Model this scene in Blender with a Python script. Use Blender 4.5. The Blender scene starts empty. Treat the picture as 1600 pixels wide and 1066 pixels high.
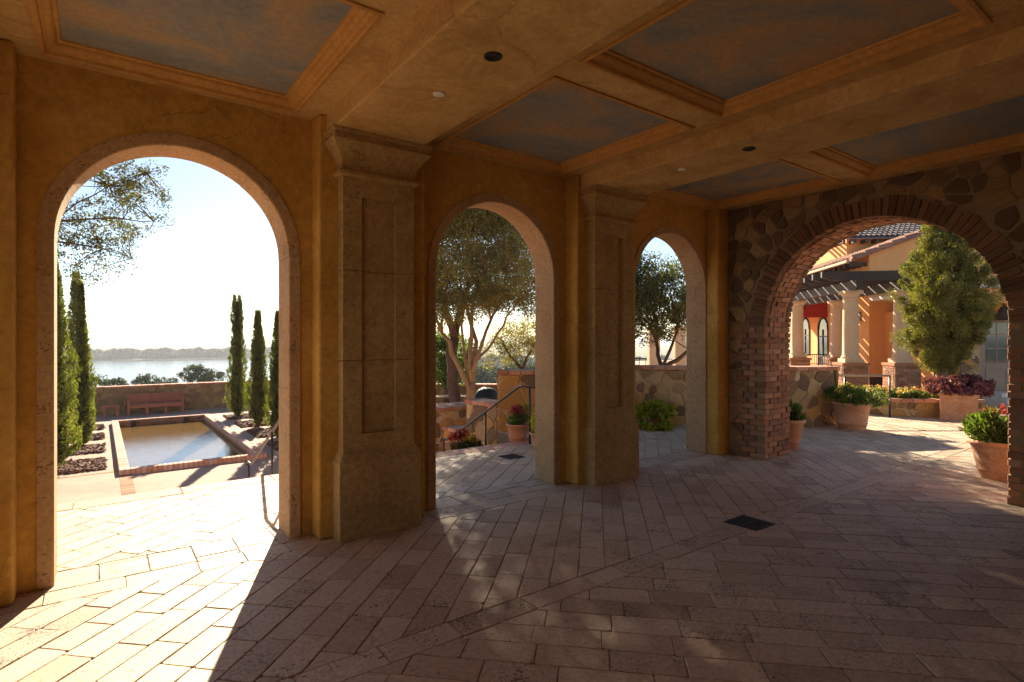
import bpy, bmesh, math, random
import numpy as np
from mathutils import Vector, Matrix
random.seed(7); RNG = np.random.default_rng(7)
R = math.radians
S = bpy.context.scene
COL = S.collection

# ------------------------------------------------------------------ helpers
class MB:
    """collects shapes, builds ONE mesh object"""
    def __init__(s): s.v = []; s.f = []
    def add(s, vs, fs):
        n = len(s.v); s.v += [tuple(v) for v in vs]; s.f += [tuple(i+n for i in f) for f in fs]; return s
    def box(s, x0, x1, y0, y1, z0, z1, M=None):
        vs = [(x,y,z) for z in (z0,z1) for y in (y0,y1) for x in (x0,x1)]
        if M is not None: vs = [M @ Vector(v) for v in vs]
        return s.add(vs, [(0,2,3,1),(4,5,7,6),(0,1,5,4),(2,6,7,3),(0,4,6,2),(1,3,7,5)])
    def quad(s, a, b, c, d): return s.add([a,b,c,d], [(0,1,2,3)])
    def rings(s, rs, cap0=True, cap1=True):
        n = len(rs[0]); vs = [p for r in rs for p in r]; fs = []
        for k in range(len(rs)-1):
            for i in range(n):
                j = (i+1) % n; fs.append((k*n+i, k*n+j, (k+1)*n+j, (k+1)*n+i))
        if cap0: fs.append(tuple(reversed(range(n))))
        if cap1: fs.append(tuple(range((len(rs)-1)*n, len(rs)*n)))
        return s.add(vs, fs)
    def lathe(s, prof, c=(0,0), n=24, jit=0.0, cap=True):
        rs = []
        for (r, z) in prof:
            rs.append([(c[0]+r*math.cos(2*math.pi*i/n), c[1]+r*math.sin(2*math.pi*i/n), z) for i in range(n)])
        return s.rings(rs, cap, cap)
    def tube(s, pts, rad, n=8):
        pts = [Vector(p) for p in pts]
        if not hasattr(rad, '__len__'): rad = [rad]*len(pts)
        rs = []; up = Vector((0.13,0.21,0.97)).normalized()
        for i, p in enumerate(pts):
            d = (pts[min(i+1,len(pts)-1)] - pts[max(i-1,0)]).normalized()
            a = d.cross(up)
            if a.length < .2: a = d.cross(Vector((1,0,0)))
            a.normalize(); b = d.cross(a).normalized()
            rs.append([p + (a*math.cos(2*math.pi*k/n) + b*math.sin(2*math.pi*k/n))*rad[i] for k in range(n)])
        return s.rings(rs)
    def build(s, name, m, parent=None, smooth=False, bevel=0, seg=2):
        me = bpy.data.meshes.new(name)
        me.from_pydata([tuple(v) for v in s.v], [], s.f); me.update()
        bm = bmesh.new(); bm.from_mesh(me)
        bmesh.ops.recalc_face_normals(bm, faces=bm.faces); bm.to_mesh(me); bm.free()
        me.materials.append(m)
        o = bpy.data.objects.new(name, me); COL.objects.link(o)
        if parent is not None:
            o.parent = parent
            o.matrix_parent_inverse = Matrix.Translation(-world_loc(parent))
        if smooth:
            me.polygons.foreach_set('use_smooth', [True]*len(me.polygons))
        if bevel:
            b = o.modifiers.new('bevel', 'BEVEL'); b.width = bevel; b.segments = seg; b.limit_method = 'ANGLE'; b.angle_limit = R(40)
        return o
def world_loc(o):
    v = o.location.copy()
    while o.parent is not None:
        v = v + o.matrix_parent_inverse.translation
        o = o.parent; v = v + o.location
    return v
def tag(o, label=None, cat=None, group=None, kind=None):
    if label: o['label'] = label
    if cat: o['category'] = cat
    if group: o['group'] = group
    if kind: o['kind'] = kind
    return o
def thing(name, label, cat, loc=(0,0,0), group=None):
    o = bpy.data.objects.new(name, None); COL.objects.link(o); o.location = loc
    o.empty_display_size = .1
    return tag(o, label, cat, group, 'thing')
def raw_mesh(name, verts, faces4, m, parent=None, label=None):
    """fast numpy quads"""
    me = bpy.data.meshes.new(name)
    nv, nf = len(verts), len(faces4)
    me.vertices.add(nv); me.vertices.foreach_set('co', np.asarray(verts, dtype=np.float32).ravel())
    me.loops.add(nf*4); me.loops.foreach_set('vertex_index', np.asarray(faces4, dtype=np.int32).ravel())
    me.polygons.add(nf)
    me.polygons.foreach_set('loop_start', np.arange(0, nf*4, 4, dtype=np.int32))
    me.update(calc_edges=True); me.validate()
    me.materials.append(m)
    o = bpy.data.objects.new(name, me); COL.objects.link(o)
    if parent is not None:
        o.parent = parent; o.matrix_parent_inverse = Matrix.Translation(-world_loc(parent))
    return o

# ------------------------------------------------------------------ materials
def ramp(nt, cols, fac, const=False):
    r = nt.nodes.new('ShaderNodeValToRGB'); e = r.color_ramp.elements
    if const: r.color_ramp.interpolation = 'CONSTANT'
    while len(e) < len(cols): e.new(.5)
    for i, (p, c) in enumerate(cols): e[i].position = p; e[i].color = (*c, 1)
    nt.links.new(fac, r.inputs[0]); return r.outputs[0]
def noise(nt, pos, scale, detail=6, rough=.6, dist=0):
    n = nt.nodes.new('ShaderNodeTexNoise'); n.inputs['Scale'].default_value = scale
    n.inputs['Detail'].default_value = detail; n.inputs['Roughness'].default_value = rough; n.inputs['Distortion'].default_value = dist
    nt.links.new(pos, n.inputs['Vector']); return n.outputs['Fac']
def mixc(nt, a, b, fac, mode='MIX'):
    m = nt.nodes.new('ShaderNodeMix'); m.data_type = 'RGBA'; m.blend_type = mode
    for s, v in ((m.inputs[0], fac), (m.inputs[6], a), (m.inputs[7], b)):
        if isinstance(v, (int, float)): s.default_value = v
        elif isinstance(v, tuple): s.default_value = (*v, 1)
        else: nt.links.new(v, s)
    return m.outputs[2]
def math_(nt, op, a, b=None, c=None):
    m = nt.nodes.new('ShaderNodeMath'); m.operation = op
    for s, v in zip(m.inputs, (a, b, c)):
        if v is None: continue
        if isinstance(v, (int, float)): s.default_value = v
        else: nt.links.new(v, s)
    return m.outputs[0]
def mapr(nt, v, a, b, c=0, d=1):
    m = nt.nodes.new('ShaderNodeMapRange'); nt.links.new(v, m.inputs[0])
    for i, x in enumerate((a,b,c,d)): m.inputs[i+1].default_value = x
    return m.outputs[0]
def newmat(name):
    m = bpy.data.materials.new(name); m.use_nodes = True; nt = m.node_tree
    b = nt.nodes['Principled BSDF']; g = nt.nodes.new('ShaderNodeNewGeometry')
    return m, nt, b, g
def mat(name, cols, scale=2, rough=.85, bump=.15, bscale=60, bdist=.004, island=None, pits=None, spec=.3, metal=0, fine=.25, stain=None, crack=None):
    m, nt, b, g = newmat(name); pos = g.outputs['Position']
    n = noise(nt, pos, scale, 8, .62, .4)
    c = ramp(nt, [(.30+.40*i/max(1,len(cols)-1), k) for i, k in enumerate(cols)], n)
    if island:
        ci = ramp(nt, [(i/len(island), k) for i, k in enumerate(island)], g.outputs['Random Per Island'], True)
        c = mixc(nt, c, ci, .72)
    if fine:
        f = noise(nt, pos, scale*14, 5, .7)
        c = mixc(nt, c, ramp(nt, [(.3,(1-fine,)*3),(.7,(1+fine*.6,)*3)], f), 1.0, 'MULTIPLY')
    if stain:
        st = mapr(nt, noise(nt, pos, stain[1], 7, .7, .8), stain[2], stain[2]+.12)
        c = mixc(nt, c, stain[0], math_(nt, 'MULTIPLY', st, stain[3]))
    h = noise(nt, pos, bscale, 6, .65)
    if crack:
        wv = nt.nodes.new('ShaderNodeVectorMath'); wv.operation = 'MULTIPLY_ADD'
        nz = nt.nodes.new('ShaderNodeTexNoise'); nz.inputs['Scale'].default_value = 3.5; nz.inputs['Detail'].default_value = 5; nt.links.new(pos, nz.inputs['Vector'])
        nt.links.new(nz.outputs['Color'], wv.inputs[0]); wv.inputs[1].default_value = (.5,.5,.5); nt.links.new(pos, wv.inputs[2])
        vo = nt.nodes.new('ShaderNodeTexVoronoi'); vo.feature = 'DISTANCE_TO_EDGE'; vo.inputs['Scale'].default_value = crack[0]; nt.links.new(wv.outputs[0], vo.inputs['Vector'])
        ln = mapr(nt, vo.outputs['Distance'], .0, .012, 1, 0)
        ms = mapr(nt, noise(nt, pos, 1.1, 4, .6), .52, .60)
        sc = nt.nodes.new('ShaderNodeMapping'); sc.inputs['Scale'].default_value = (26,26,5); sc.inputs['Rotation'].default_value = (.5,.4,.3); nt.links.new(pos, sc.inputs[0])
        sf = math_(nt, 'MULTIPLY', mapr(nt, noise(nt, sc.outputs[0], 1, 4, .6), .66, .72), mapr(nt, noise(nt, pos, 1.7, 3, .6), .5, .62))
        k2 = math_(nt, 'MAXIMUM', math_(nt, 'MULTIPLY', ln, ms), sf)
        c = mixc(nt, c, crack[1], math_(nt, 'MULTIPLY', k2, .38)); h = math_(nt, 'SUBTRACT', h, math_(nt, 'MULTIPLY', k2, .6))
    if pits:
        col, ps, th, amt = pits
        pn = noise(nt, pos, ps, 3, .6, .3)
        msk = noise(nt, pos, ps*.08, 3, .6)
        bias = math_(nt, 'MULTIPLY', math_(nt,'SUBTRACT',msk,.5), .45)
        if island:
            k_ = math_(nt, 'FRACT', math_(nt, 'MULTIPLY', g.outputs['Random Per Island'], 17.3))
            bias = math_(nt, 'ADD', bias, math_(nt, 'MULTIPLY', math_(nt,'SUBTRACT',k_,.62), .16))
            vein = mapr(nt, noise(nt, pos, 9, 8, .75, 2.2), .56, .66)
            c = mixc(nt, c, mixc(nt, c, (.62,.55,.52), 1.0, 'MULTIPLY'), math_(nt, 'MULTIPLY', vein, .75))
        pv = mapr(nt, math_(nt, 'ADD', pn, bias), th, th+.05)
        c = mixc(nt, c, col, math_(nt, 'MULTIPLY', pv, amt))
        h = math_(nt, 'SUBTRACT', h, math_(nt, 'MULTIPLY', pv, 1.6))
    nt.links.new(c, b.inputs['Base Color'])
    b.inputs['Roughness'].default_value = rough; b.inputs['Specular IOR Level'].default_value = spec; b.inputs['Metallic'].default_value = metal
    if bump:
        bp = nt.nodes.new('ShaderNodeBump'); bp.inputs['Strength'].default_value = bump; bp.inputs['Distance'].default_value = bdist
        nt.links.new(h, bp.inputs['Height']); nt.links.new(bp.outputs[0], b.inputs['Normal'])
    return m
def leafmat(name, cols, trans=.45, scale=.9):
    m, nt, b, g = newmat(name)
    c = ramp(nt, [(i/max(1,len(cols)-1), k) for i, k in enumerate(cols)], g.outputs['Random Per Island'])
    n = noise(nt, g.outputs['Position'], scale, 4)
    c = mixc(nt, c, ramp(nt, [(.35,(.62,.66,.6)),(.65,(1.25,1.2,1.1))], n), 1.0, 'MULTIPLY')
    nt.nodes.remove(b)
    d = nt.nodes.new('ShaderNodeBsdfDiffuse'); t = nt.nodes.new('ShaderNodeBsdfTranslucent'); gl = nt.nodes.new('ShaderNodeBsdfGlossy')
    gl.inputs['Roughness'].default_value = .45; gl.inputs['Color'].default_value = (.6,.6,.6,1)
    nt.links.new(c, d.inputs[0])
    nt.links.new(mixc(nt, c, (1.25,1.3,.6), 1.0, 'MULTIPLY'), t.inputs[0])
    ms = nt.nodes.new('ShaderNodeMixShader'); ms.inputs[0].default_value = trans
    nt.links.new(d.outputs[0], ms.inputs[1]); nt.links.new(t.outputs[0], ms.inputs[2])
    m2 = nt.nodes.new('ShaderNodeMixShader'); m2.inputs[0].default_value = .06
    nt.links.new(ms.outputs[0], m2.inputs[1]); nt.links.new(gl.outputs[0], m2.inputs[2])
    nt.links.new(m2.outputs[0], nt.nodes['Material Output'].inputs[0])
    return m

PITB = (.10,.06,.035)
M = {}
M['stucco'] = mat('ochre_stucco', [(.43,.222,.042),(.55,.303,.064),(.62,.365,.10)], 1.3, .9, .8, 24, .010, stain=((.30,.15,.04), 2.6, .56, .55), fine=.22, crack=(1.3,(.20,.10,.03)))
M['ceiling'] = mat('ochre_plaster', [(.41,.245,.08),(.54,.345,.13),(.61,.41,.18)], 2.2, .9, .4, 24, .006, stain=((.34,.18,.065), 3.4, .54, .6), fine=.22, crack=(.9,(.24,.13,.05)))
M['mould'] = mat('ochre_moulding', [(.46,.23,.06),(.55,.29,.08)], 2, .7, .1, 30)
M['cast'] = mat('cast_stone', [(.34,.21,.078),(.41,.265,.105),(.46,.305,.13)], 2.0, .9, .6, 80, .004, pits=(PITB, 70, .63, .75), fine=.35)
M['surround'] = mat('arch_surround_stone', [(.44,.27,.135),(.50,.32,.165),(.53,.355,.19)], 2.0, .9, .5, 90, .004, pits=((.14,.065,.03), 62, .615, .8), fine=.25)
M['paver'] = mat('travertine', [(.50,.38,.28),(.60,.475,.355),(.66,.545,.42)], 2.5, .62, .5, 70, .003,
    island=[(.42,.285,.175),(.52,.375,.24),(.63,.475,.315),(.57,.42,.275),(.68,.53,.365),(.55,.40,.265),(.60,.45,.30),(.65,.50,.34),(.59,.44,.30),(.62,.47,.315),(.49,.35,.225)], pits=((.12,.07,.045), 58, .625, .85), spec=.4,
    stain=((.22,.135,.09), 1.7, .57, .6), fine=.3)
M['grout'] = mat('dark_grout', [(.19,.13,.09),(.27,.19,.135)], 8)
M['terra'] = mat('terracotta_paving', [(.55,.30,.20),(.64,.38,.27)], 3, .75, .2, 60)
M['concrete'] = mat('pink_concrete', [(.36,.225,.165),(.43,.28,.205),(.47,.315,.235)], .8, .85, .25, 50, fine=.15)
M['brick'] = mat('old_brick', [(.40,.19,.10),(.50,.25,.14)], 6, .9, .6, 70, .006, island=[(.22,.10,.06),(.44,.20,.10),(.34,.16,.085),(.52,.29,.17),(.28,.15,.10),(.40,.22,.14)], fine=.35, stain=((.55,.42,.32), 5, .62, .5))
M['brick_dark'] = mat('dark_brick', [(.24,.12,.065),(.32,.17,.09)], 6, .92, .6, 70, .006, island=[(.12,.065,.04),(.23,.12,.065),(.17,.09,.055),(.27,.15,.085),(.15,.085,.055)], fine=.35)  # darker brown version of the old brick for the arch rings
M['mortar'] = mat('mortar', [(.25,.175,.10),(.33,.24,.145)], 6, .95, .6, 60, .008)
M['rubble'] = mat('rubble_stone', [(.36,.22,.10),(.48,.31,.14)], 5, .9, .7, 28, .012,
    island=[(.17,.10,.055),(.45,.27,.10),(.60,.35,.10),(.26,.16,.09),(.62,.44,.22),(.13,.09,.07),(.55,.29,.08),(.38,.25,.13),(.48,.33,.17)], fine=.35)
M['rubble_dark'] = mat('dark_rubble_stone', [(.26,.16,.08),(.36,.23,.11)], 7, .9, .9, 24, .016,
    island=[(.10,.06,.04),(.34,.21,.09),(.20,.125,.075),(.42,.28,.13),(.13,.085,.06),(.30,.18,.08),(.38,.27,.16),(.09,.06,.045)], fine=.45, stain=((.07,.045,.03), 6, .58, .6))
M['rubble_dim'] = mat('brown_rubble_stone', [(.30,.19,.09),(.42,.28,.14)], 5, .9, .8, 28, .012,
    island=[(.22,.135,.07),(.38,.25,.12),(.30,.19,.09),(.44,.30,.15),(.26,.165,.09),(.36,.22,.09)], fine=.4, stain=((.50,.38,.24), 5, .58, .5))
M['mortar_l'] = mat('pale_mortar', [(.60,.44,.25),(.68,.52,.32)], 6, .95, .5, 60, .008)
M['coping'] = mat('pool_coping_brick', [(.60,.36,.26),(.66,.44,.34)], 6, .85, .4, 60, island=[(.56,.30,.20),(.66,.42,.32),(.72,.52,.42),(.60,.36,.27)])
M['cap'] = mat('brick_cap', [(.46,.20,.11),(.56,.27,.16)], 5, .85, .4, 50, island=[(.42,.18,.10),(.55,.27,.17),(.62,.36,.24)])
M['pot'] = mat('terracotta_pot', [(.52,.24,.12),(.60,.30,.17),(.62,.36,.23)], 3.5, .85, .15, 60, stain=((.70,.55,.44), 5, .55, .6), fine=.3)
M['soil'] = mat('potting_soil', [(.05,.03,.02),(.09,.06,.04)], 12)
M['iron'] = mat('black_iron', [(.018,.016,.015),(.03,.026,.024)], 8, .38, .05, 80, spec=.5)
M['drain'] = mat('drain_iron', [(.03,.03,.03),(.05,.05,.048)], 8, .55, .2, 80)
M['redwood'] = mat('red_bench_wood', [(.38,.13,.075),(.47,.18,.11)], 4, .6, .2, 50)
M['wood'] = mat('weathered_wood', [(.36,.22,.12),(.46,.30,.17)], 4, .7, .2, 50)
M['darkwood'] = mat('dark_pergola_wood', [(.05,.036,.028),(.085,.06,.045)], 3, .6, .2, 40)
M['peach'] = mat('peach_stucco', [(.80,.375,.13),(.84,.41,.15),(.85,.43,.165)], .8, .9, .3, 50, fine=.08)
M['cream'] = mat('cream_stone', [(.68,.48,.29),(.76,.56,.36)], 2, .85, .3, 60, pits=((.35,.24,.15), 60, .68, .5), fine=.15)
M['tile'] = mat('roof_tile', [(.34,.15,.09),(.44,.22,.14)], 3, .8, .3, 40, island=[(.26,.12,.08),(.44,.22,.14),(.36,.17,.11),(.52,.30,.20)])
M['tile_in_shade'] = mat('shaded_roof_tile', [(.16,.13,.12),(.26,.20,.18)], 3, .5, .3, 40, island=[(.14,.11,.10),(.28,.20,.17),(.20,.16,.15)])  # darker copy of the roof tile, shade put into its colour
M['awning'] = mat('red_canvas', [(.34,.025,.025),(.40,.035,.03)], 3, .85, .05, 80)
M['cover'] = mat('black_cover', [(.012,.012,.014),(.022,.022,.025)], 6, .5, .2, 30)
M['white'] = mat('white_paint', [(.72,.68,.62),(.78,.74,.68)], 3, .5, .05, 60)
M['taupe'] = mat('taupe_door_paint', [(.34,.235,.16),(.40,.28,.195)], 3, .5, .05, 60)
M['lamp'] = mat('white_disc', [(.75,.72,.68),(.8,.77,.73)], 3, .5, 0)
M['black'] = mat('dark_can', [(.012,.010,.009),(.02,.017,.015)], 3, .6, 0)
M['mulch'] = mat('wood_mulch', [(.14,.065,.045),(.26,.13,.09)], 8, .9, .3, 40, island=[(.10,.045,.03),(.30,.15,.10),(.20,.09,.06),(.42,.27,.20)])
M['bark'] = mat('pale_bark', [(.24,.15,.08),(.36,.24,.13)], 5, .9, .6, 25, .02)
M['bark_d'] = mat('dark_bark', [(.08,.05,.035),(.16,.10,.07)], 5, .9, .6, 25, .02)
M['grass'] = mat('hillside_grass', [(.07,.09,.03),(.11,.12,.05)], .05, .95, 0, fine=.3)
M['forest'] = mat('far_forest', [(.035,.05,.03),(.06,.075,.04)], .02, .95, 0, fine=.2)
M['cypress'] = leafmat('cypress_leaf', [(.10,.13,.028),(.17,.20,.04),(.23,.25,.055),(.13,.155,.035)], .5)
M['olive'] = leafmat('olive_leaf', [(.15,.135,.045),(.24,.21,.07),(.33,.27,.10),(.20,.165,.06)], .5)
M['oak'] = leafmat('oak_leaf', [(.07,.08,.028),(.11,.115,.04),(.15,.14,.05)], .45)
M['green'] = leafmat('bright_leaf', [(.07,.12,.02),(.12,.18,.03),(.18,.24,.05)], .5)
M['lime'] = leafmat('lime_leaf', [(.38,.39,.03),(.52,.50,.05),(.60,.55,.08)], .45)
M['conifer'] = leafmat('conifer_leaf', [(.065,.09,.015),(.135,.155,.026),(.25,.24,.04),(.27,.185,.05)], .45, 2.8)
M['purple'] = leafmat('purple_leaf', [(.10,.02,.035),(.20,.05,.08),(.30,.12,.15),(.14,.03,.05)], .3, 4)
M['redfl'] = leafmat('red_petal', [(.32,.03,.035),(.40,.05,.05),(.36,.08,.10)], .3, 4)
M['mixfl'] = leafmat('mixed_petal', [(.55,.08,.06),(.62,.50,.10),(.65,.30,.25),(.60,.55,.45)], .3, 4)
M['yelfl'] = leafmat('yellow_petal', [(.55,.38,.05),(.60,.48,.12)], .3, 4)
M['far_tree'] = leafmat('far_tree_leaf', [(.035,.05,.022),(.06,.075,.03),(.08,.09,.04)], .3, .2)

def sky_panel():
    m, nt, b, g = newmat('painted_sky'); pos = g.outputs['Position']
    n = noise(nt, pos, 1.25, 9, .62, 1.0)
    c = ramp(nt, [(.33,(.19,.205,.21)),(.46,(.25,.25,.235)),(.545,(.34,.265,.18)),(.66,(.44,.28,.145))], n)
    f = noise(nt, pos, 22, 6, .7)
    c = mixc(nt, c, ramp(nt, [(.3,(.8,.8,.8)),(.7,(1.12,1.12,1.12))], f), 1.0, 'MULTIPLY')
    nt.links.new(c, b.inputs['Base Color']); b.inputs['Roughness'].default_value = .8; b.inputs['Specular IOR Level'].default_value = .25
    return m
M['panel'] = sky_panel()
def water_mat(name, col, rough, s, strength, dist, ior=1.5):
    m, nt, b, g = newmat(name)
    b.inputs['Base Color'].default_value = (*col,1); b.inputs['Roughness'].default_value = rough; b.inputs['IOR'].default_value = ior
    mp = nt.nodes.new('ShaderNodeMapping'); mp.inputs['Scale'].default_value = (1,1.7,1); nt.links.new(g.outputs['Position'], mp.inputs[0])
    n = noise(nt, mp.outputs[0], s, 4, .55, .5)
    bp = nt.nodes.new('ShaderNodeBump'); bp.inputs['Strength'].default_value = strength; bp.inputs['Distance'].default_value = dist
    nt.links.new(n, bp.inputs['Height']); nt.links.new(bp.outputs[0], b.inputs['Normal'])
    return m
M['pool'] = water_mat('pool_water', (.16,.10,.035), .02, 6, .38, .0095, 2.0)
M['lake'] = water_mat('lake_water', (.06,.08,.09), .12, .12, .35, 1.0)
def glass_mat():
    m, nt, b, g = newmat('window_glass')
    b.inputs['Base Color'].default_value = (.05,.06,.06,1); b.inputs['Roughness'].default_value = .04; b.inputs['Specular IOR Level'].default_value = .9
    return m
M['glass'] = glass_mat()

# ------------------------------------------------------------------ polygons
def clip(poly, a, b, c):
    """keep a*x+b*y<=c"""
    out = []; n = len(poly)
    for i in range(n):
        p, q = poly[i], poly[(i+1)%n]; dp = a*p[0]+b*p[1]-c; dq = a*q[0]+b*q[1]-c
        if dp <= 0: out.append(p)
        if (dp < 0 < dq) or (dq < 0 < dp):
            t = dp/(dp-dq); out.append((p[0]+t*(q[0]-p[0]), p[1]+t*(q[1]-p[1])))
    return out
def area(p): return .5*sum(p[i][0]*p[(i+1)%len(p)][1]-p[(i+1)%len(p)][0]*p[i][1] for i in range(len(p)))
def inset(poly, d):
    """inset convex ccw polygon"""
    n = len(poly); out = list(poly)
    for i in range(n):
        p, q = poly[i], poly[(i+1)%n]; ex, ey = q[0]-p[0], q[1]-p[1]; l = math.hypot(ex,ey)
        if l < 1e-5: continue
        nx, ny = ey/l, -ex/l
        out = clip(out, nx, ny, nx*p[0]+ny*p[1]-d)
        if len(out) < 3: return []
    # drop duplicates
    r = []
    for p in out:
        if not r or math.hypot(p[0]-r[-1][0], p[1]-r[-1][1]) > 1e-4: r.append(p)
    if len(r) > 2 and math.hypot(r[0][0]-r[-1][0], r[0][1]-r[-1][1]) < 1e-4: r.pop()
    return r if len(r) > 2 else []
def chaikin(poly, t=.22):
    out = []
    for i in range(len(poly)):
        p, q = poly[i], poly[(i+1)%len(poly)]
        out += [(p[0]*(1-t)+q[0]*t, p[1]*(1-t)+q[1]*t), (p[0]*t+q[0]*(1-t), p[1]*t+q[1]*(1-t))]
    return out
def add_paver(mb, poly, zt=0.0, gap=.0017, bev=.0035):
    if area(poly) < 0: poly = poly[::-1]
    if abs(area(poly)) < .0012: return
    a = inset(poly, gap*random.uniform(.6,1.6))
    if len(a) < 3: return
    # worn outline: wavering edges, now and then a chipped corner
    q = []; n = len(a)
    for i in range(n):
        p0, p, p2 = a[i-1], a[i], a[(i+1)%n]
        l0, l2 = math.hypot(p[0]-p0[0],p[1]-p0[1]), math.hypot(p2[0]-p[0],p2[1]-p[1])
        c = min(random.choice((.003,.003,.004,.006,.014)) if random.random() < .8 else random.uniform(.014,.026), l0*.3, l2*.3)
        q.append((p[0]+(p0[0]-p[0])*c/l0, p[1]+(p0[1]-p[1])*c/l0)); c *= random.uniform(.6,1.5) if c < .01 else random.uniform(.5,1)
        q.append((p[0]+(p2[0]-p[0])*c/l2, p[1]+(p2[1]-p[1])*c/l2))
        m = int(l2/.07)
        nx, ny = -(p2[1]-p[1])/max(l2,1e-6), (p2[0]-p[0])/max(l2,1e-6)
        for k in range(1, m):
            t = (k+random.uniform(-.3,.3))/m; d = abs(random.gauss(0,.0013))
            q.append((p[0]+(p2[0]-p[0])*t+nx*d, p[1]+(p2[1]-p[1])*t+ny*d))
    a = q; n = len(a)
    zt = zt + random.uniform(-.0018,.0018); tx, ty = random.gauss(0,.0035), random.gauss(0,.0035)
    cx = sum(p[0] for p in a)/n; cy = sum(p[1] for p in a)/n
    z = lambda p: zt + tx*(p[0]-cx) + ty*(p[1]-cy)
    b = []
    for i in range(n):
        p0, p, p2 = a[i-1], a[i], a[(i+1)%n]
        ex, ey = p2[0]-p0[0], p2[1]-p0[1]; l = math.hypot(ex,ey) or 1
        w = bev*random.uniform(.6,1.3); b.append((p[0]-ey/l*w, p[1]+ex/l*w))
    vs = [(p[0],p[1],zt-.03) for p in a] + [(p[0],p[1],z(p)-.0035) for p in a] + [(p[0],p[1],z(p)) for p in b]
    fs = [(i,(i+1)%n,n+(i+1)%n,n+i) for i in range(n)] + [(n+i,n+(i+1)%n,2*n+(i+1)%n,2*n+i) for i in range(n)] + [tuple(range(2*n,3*n))]
    mb.add(vs, fs)
def field(mb, x0, x1, y0, y1, ang, w=.182, L=.37, zt=0, ox=0, oy=0, vary=True):
    ca, sa = math.cos(R(ang)), math.sin(R(ang))
    cs = [(x0,y0),(x1,y0),(x1,y1),(x0,y1)]
    us = [(x-ox)*ca+(y-oy)*sa for x,y in cs]; vs = [-(x-ox)*sa+(y-oy)*ca for x,y in cs]
    k = math.floor(min(vs)/w)
    while k*w < max(vs):
        u = min(us) - random.uniform(0, L)
        while u < max(us):
            l = L*random.choice((.72,1,1,1,1,1.22)) if vary else L
            q = [(u,k*w),(u+l,k*w),(u+l,k*w+w),(u,k*w+w)]
            p = [(ox+a*ca-b*sa, oy+a*sa+b*ca) for a,b in q]
            p = clip(p,1,0,x1); p = clip(p,-1,0,-x0) if p else p; p = clip(p,0,1,y1) if p else p; p = clip(p,0,-1,-y0) if p else p
            if len(p) > 2: add_paver(mb, p, zt)
            u += l
        k += 1

# ------------------------------------------------------------------ camera, sun, sky
cam = bpy.data.cameras.new('camera'); co = bpy.data.objects.new('camera', cam); COL.objects.link(co)
co.location = (0,0,1.6); co.rotation_euler = (R(90),0,R(53.52-90))
cam.sensor_width = 36; cam.lens = 873.3/1600*36; cam.shift_y = -4.2/1600; cam.clip_end = 60000; cam.clip_start = .05
S.camera = co
SUN_AZ, SUN_EL = 68.0, 26.0
w = bpy.data.worlds.new('World'); S.world = w; w.use_nodes = True; nt = w.node_tree
sky = nt.nodes.new('ShaderNodeTexSky'); sky.sky_type = 'NISHITA'; sky.sun_disc = False
sky.sun_elevation = R(SUN_EL); sky.sun_rotation = R(90-SUN_AZ); sky.altitude = 30; sky.air_density = .85; sky.dust_density = .17; sky.ozone_density = 1
nt.links.new(sky.outputs[0], nt.nodes['Background'].inputs[0]); nt.nodes['Background'].inputs[1].default_value = .052
sl = bpy.data.lights.new('sun','SUN'); so = bpy.data.objects.new('sun', sl); COL.objects.link(so)
sl.energy = 5.0; sl.angle = R(.5); sl.color = (1,.85,.64)
sd = Vector((math.cos(R(SUN_AZ))*math.cos(R(SUN_EL)), math.sin(R(SUN_AZ))*math.cos(R(SUN_EL)), math.sin(R(SUN_EL))))
so.rotation_euler = sd.to_track_quat('Z','Y').to_euler(); so.location = (6,14,9)
S.view_settings.view_transform = 'Standard'; S.view_settings.look = 'None'; S.view_settings.gamma = 1
S.view_settings.exposure = 1.72
S.cycles.max_bounces = 10; S.cycles.diffuse_bounces = 6; S.cycles.volume_bounces = 1
S.cycles.sample_clamp_indirect = 8

# ------------------------------------------------------------------ paving
BAY = 2.78; Y0 = 4.65; Y1 = 4.96; ZC = 3.38
mb = MB()
field(mb, -4.5, 7.05, 2.75, 4.36, 45, ox=.23, oy=3.23)
field(mb, 7.05, 13.9, 2.75, 8.2, 45, ox=.23, oy=3.23)
field(mb, -4.5, 16.5, -2.7, 2.57, -45, ox=1.82, oy=2.56)
field(mb, -4.5, 16.5, 2.57, 2.75, 0, w=.18, L=.42, oy=2.57)
field(mb, -4.5, 7.05, 4.36, 4.57, 0, w=.21, L=.42, oy=4.36)
field(mb, -4.5, 7.05, 4.57, 4.93, 90, w=.285, L=.36, oy=4.57, vary=False)
field(mb, -6.5, 7.05, 4.93, 6.64, 40, ox=-.06, oy=5.2)
field(mb, 5.5, 7.05, 6.64, 8.2, 40, ox=-.06, oy=5.2)
tag(mb.build('paving', M['paver']), kind='structure')
mb = MB()
x = -6.5
while x < 5.5:
    l = .9; add_paver(mb, [(x,6.64),(min(x+l,5.5),6.64),(min(x+l,5.5),6.93),(x,6.93)], .002); x += l
tag(mb.build('terrace_edge', M['terra']), kind='structure')
mb = MB(); mb.box(-6.5,16.5,-2.7,8.2,-.20,-.007) ; mb.v = mb.v
mb = MB(); mb.box(-6.5,5.5,-2.7,6.92,-.25,-.007); mb.box(5.5,16.5,-2.7,8.2,-.25,-.0075)
tag(mb.build('paving_bed', M['grout']), kind='structure')
# steps
mb = MB()
for k in range(1,8): mb.box(-6.5,5.49,6.92+.32*(k-1),6.92+.32*k+.02,-1.9,-.166*k)
mb.box(-6.5,5.49,9.16,11.0,-1.95,-1.17); mb.box(-6.5,5.49,11.0,11.35,-1.96,-1.335)
tag(mb.build('steps', M['terra']), kind='structure')
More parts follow.
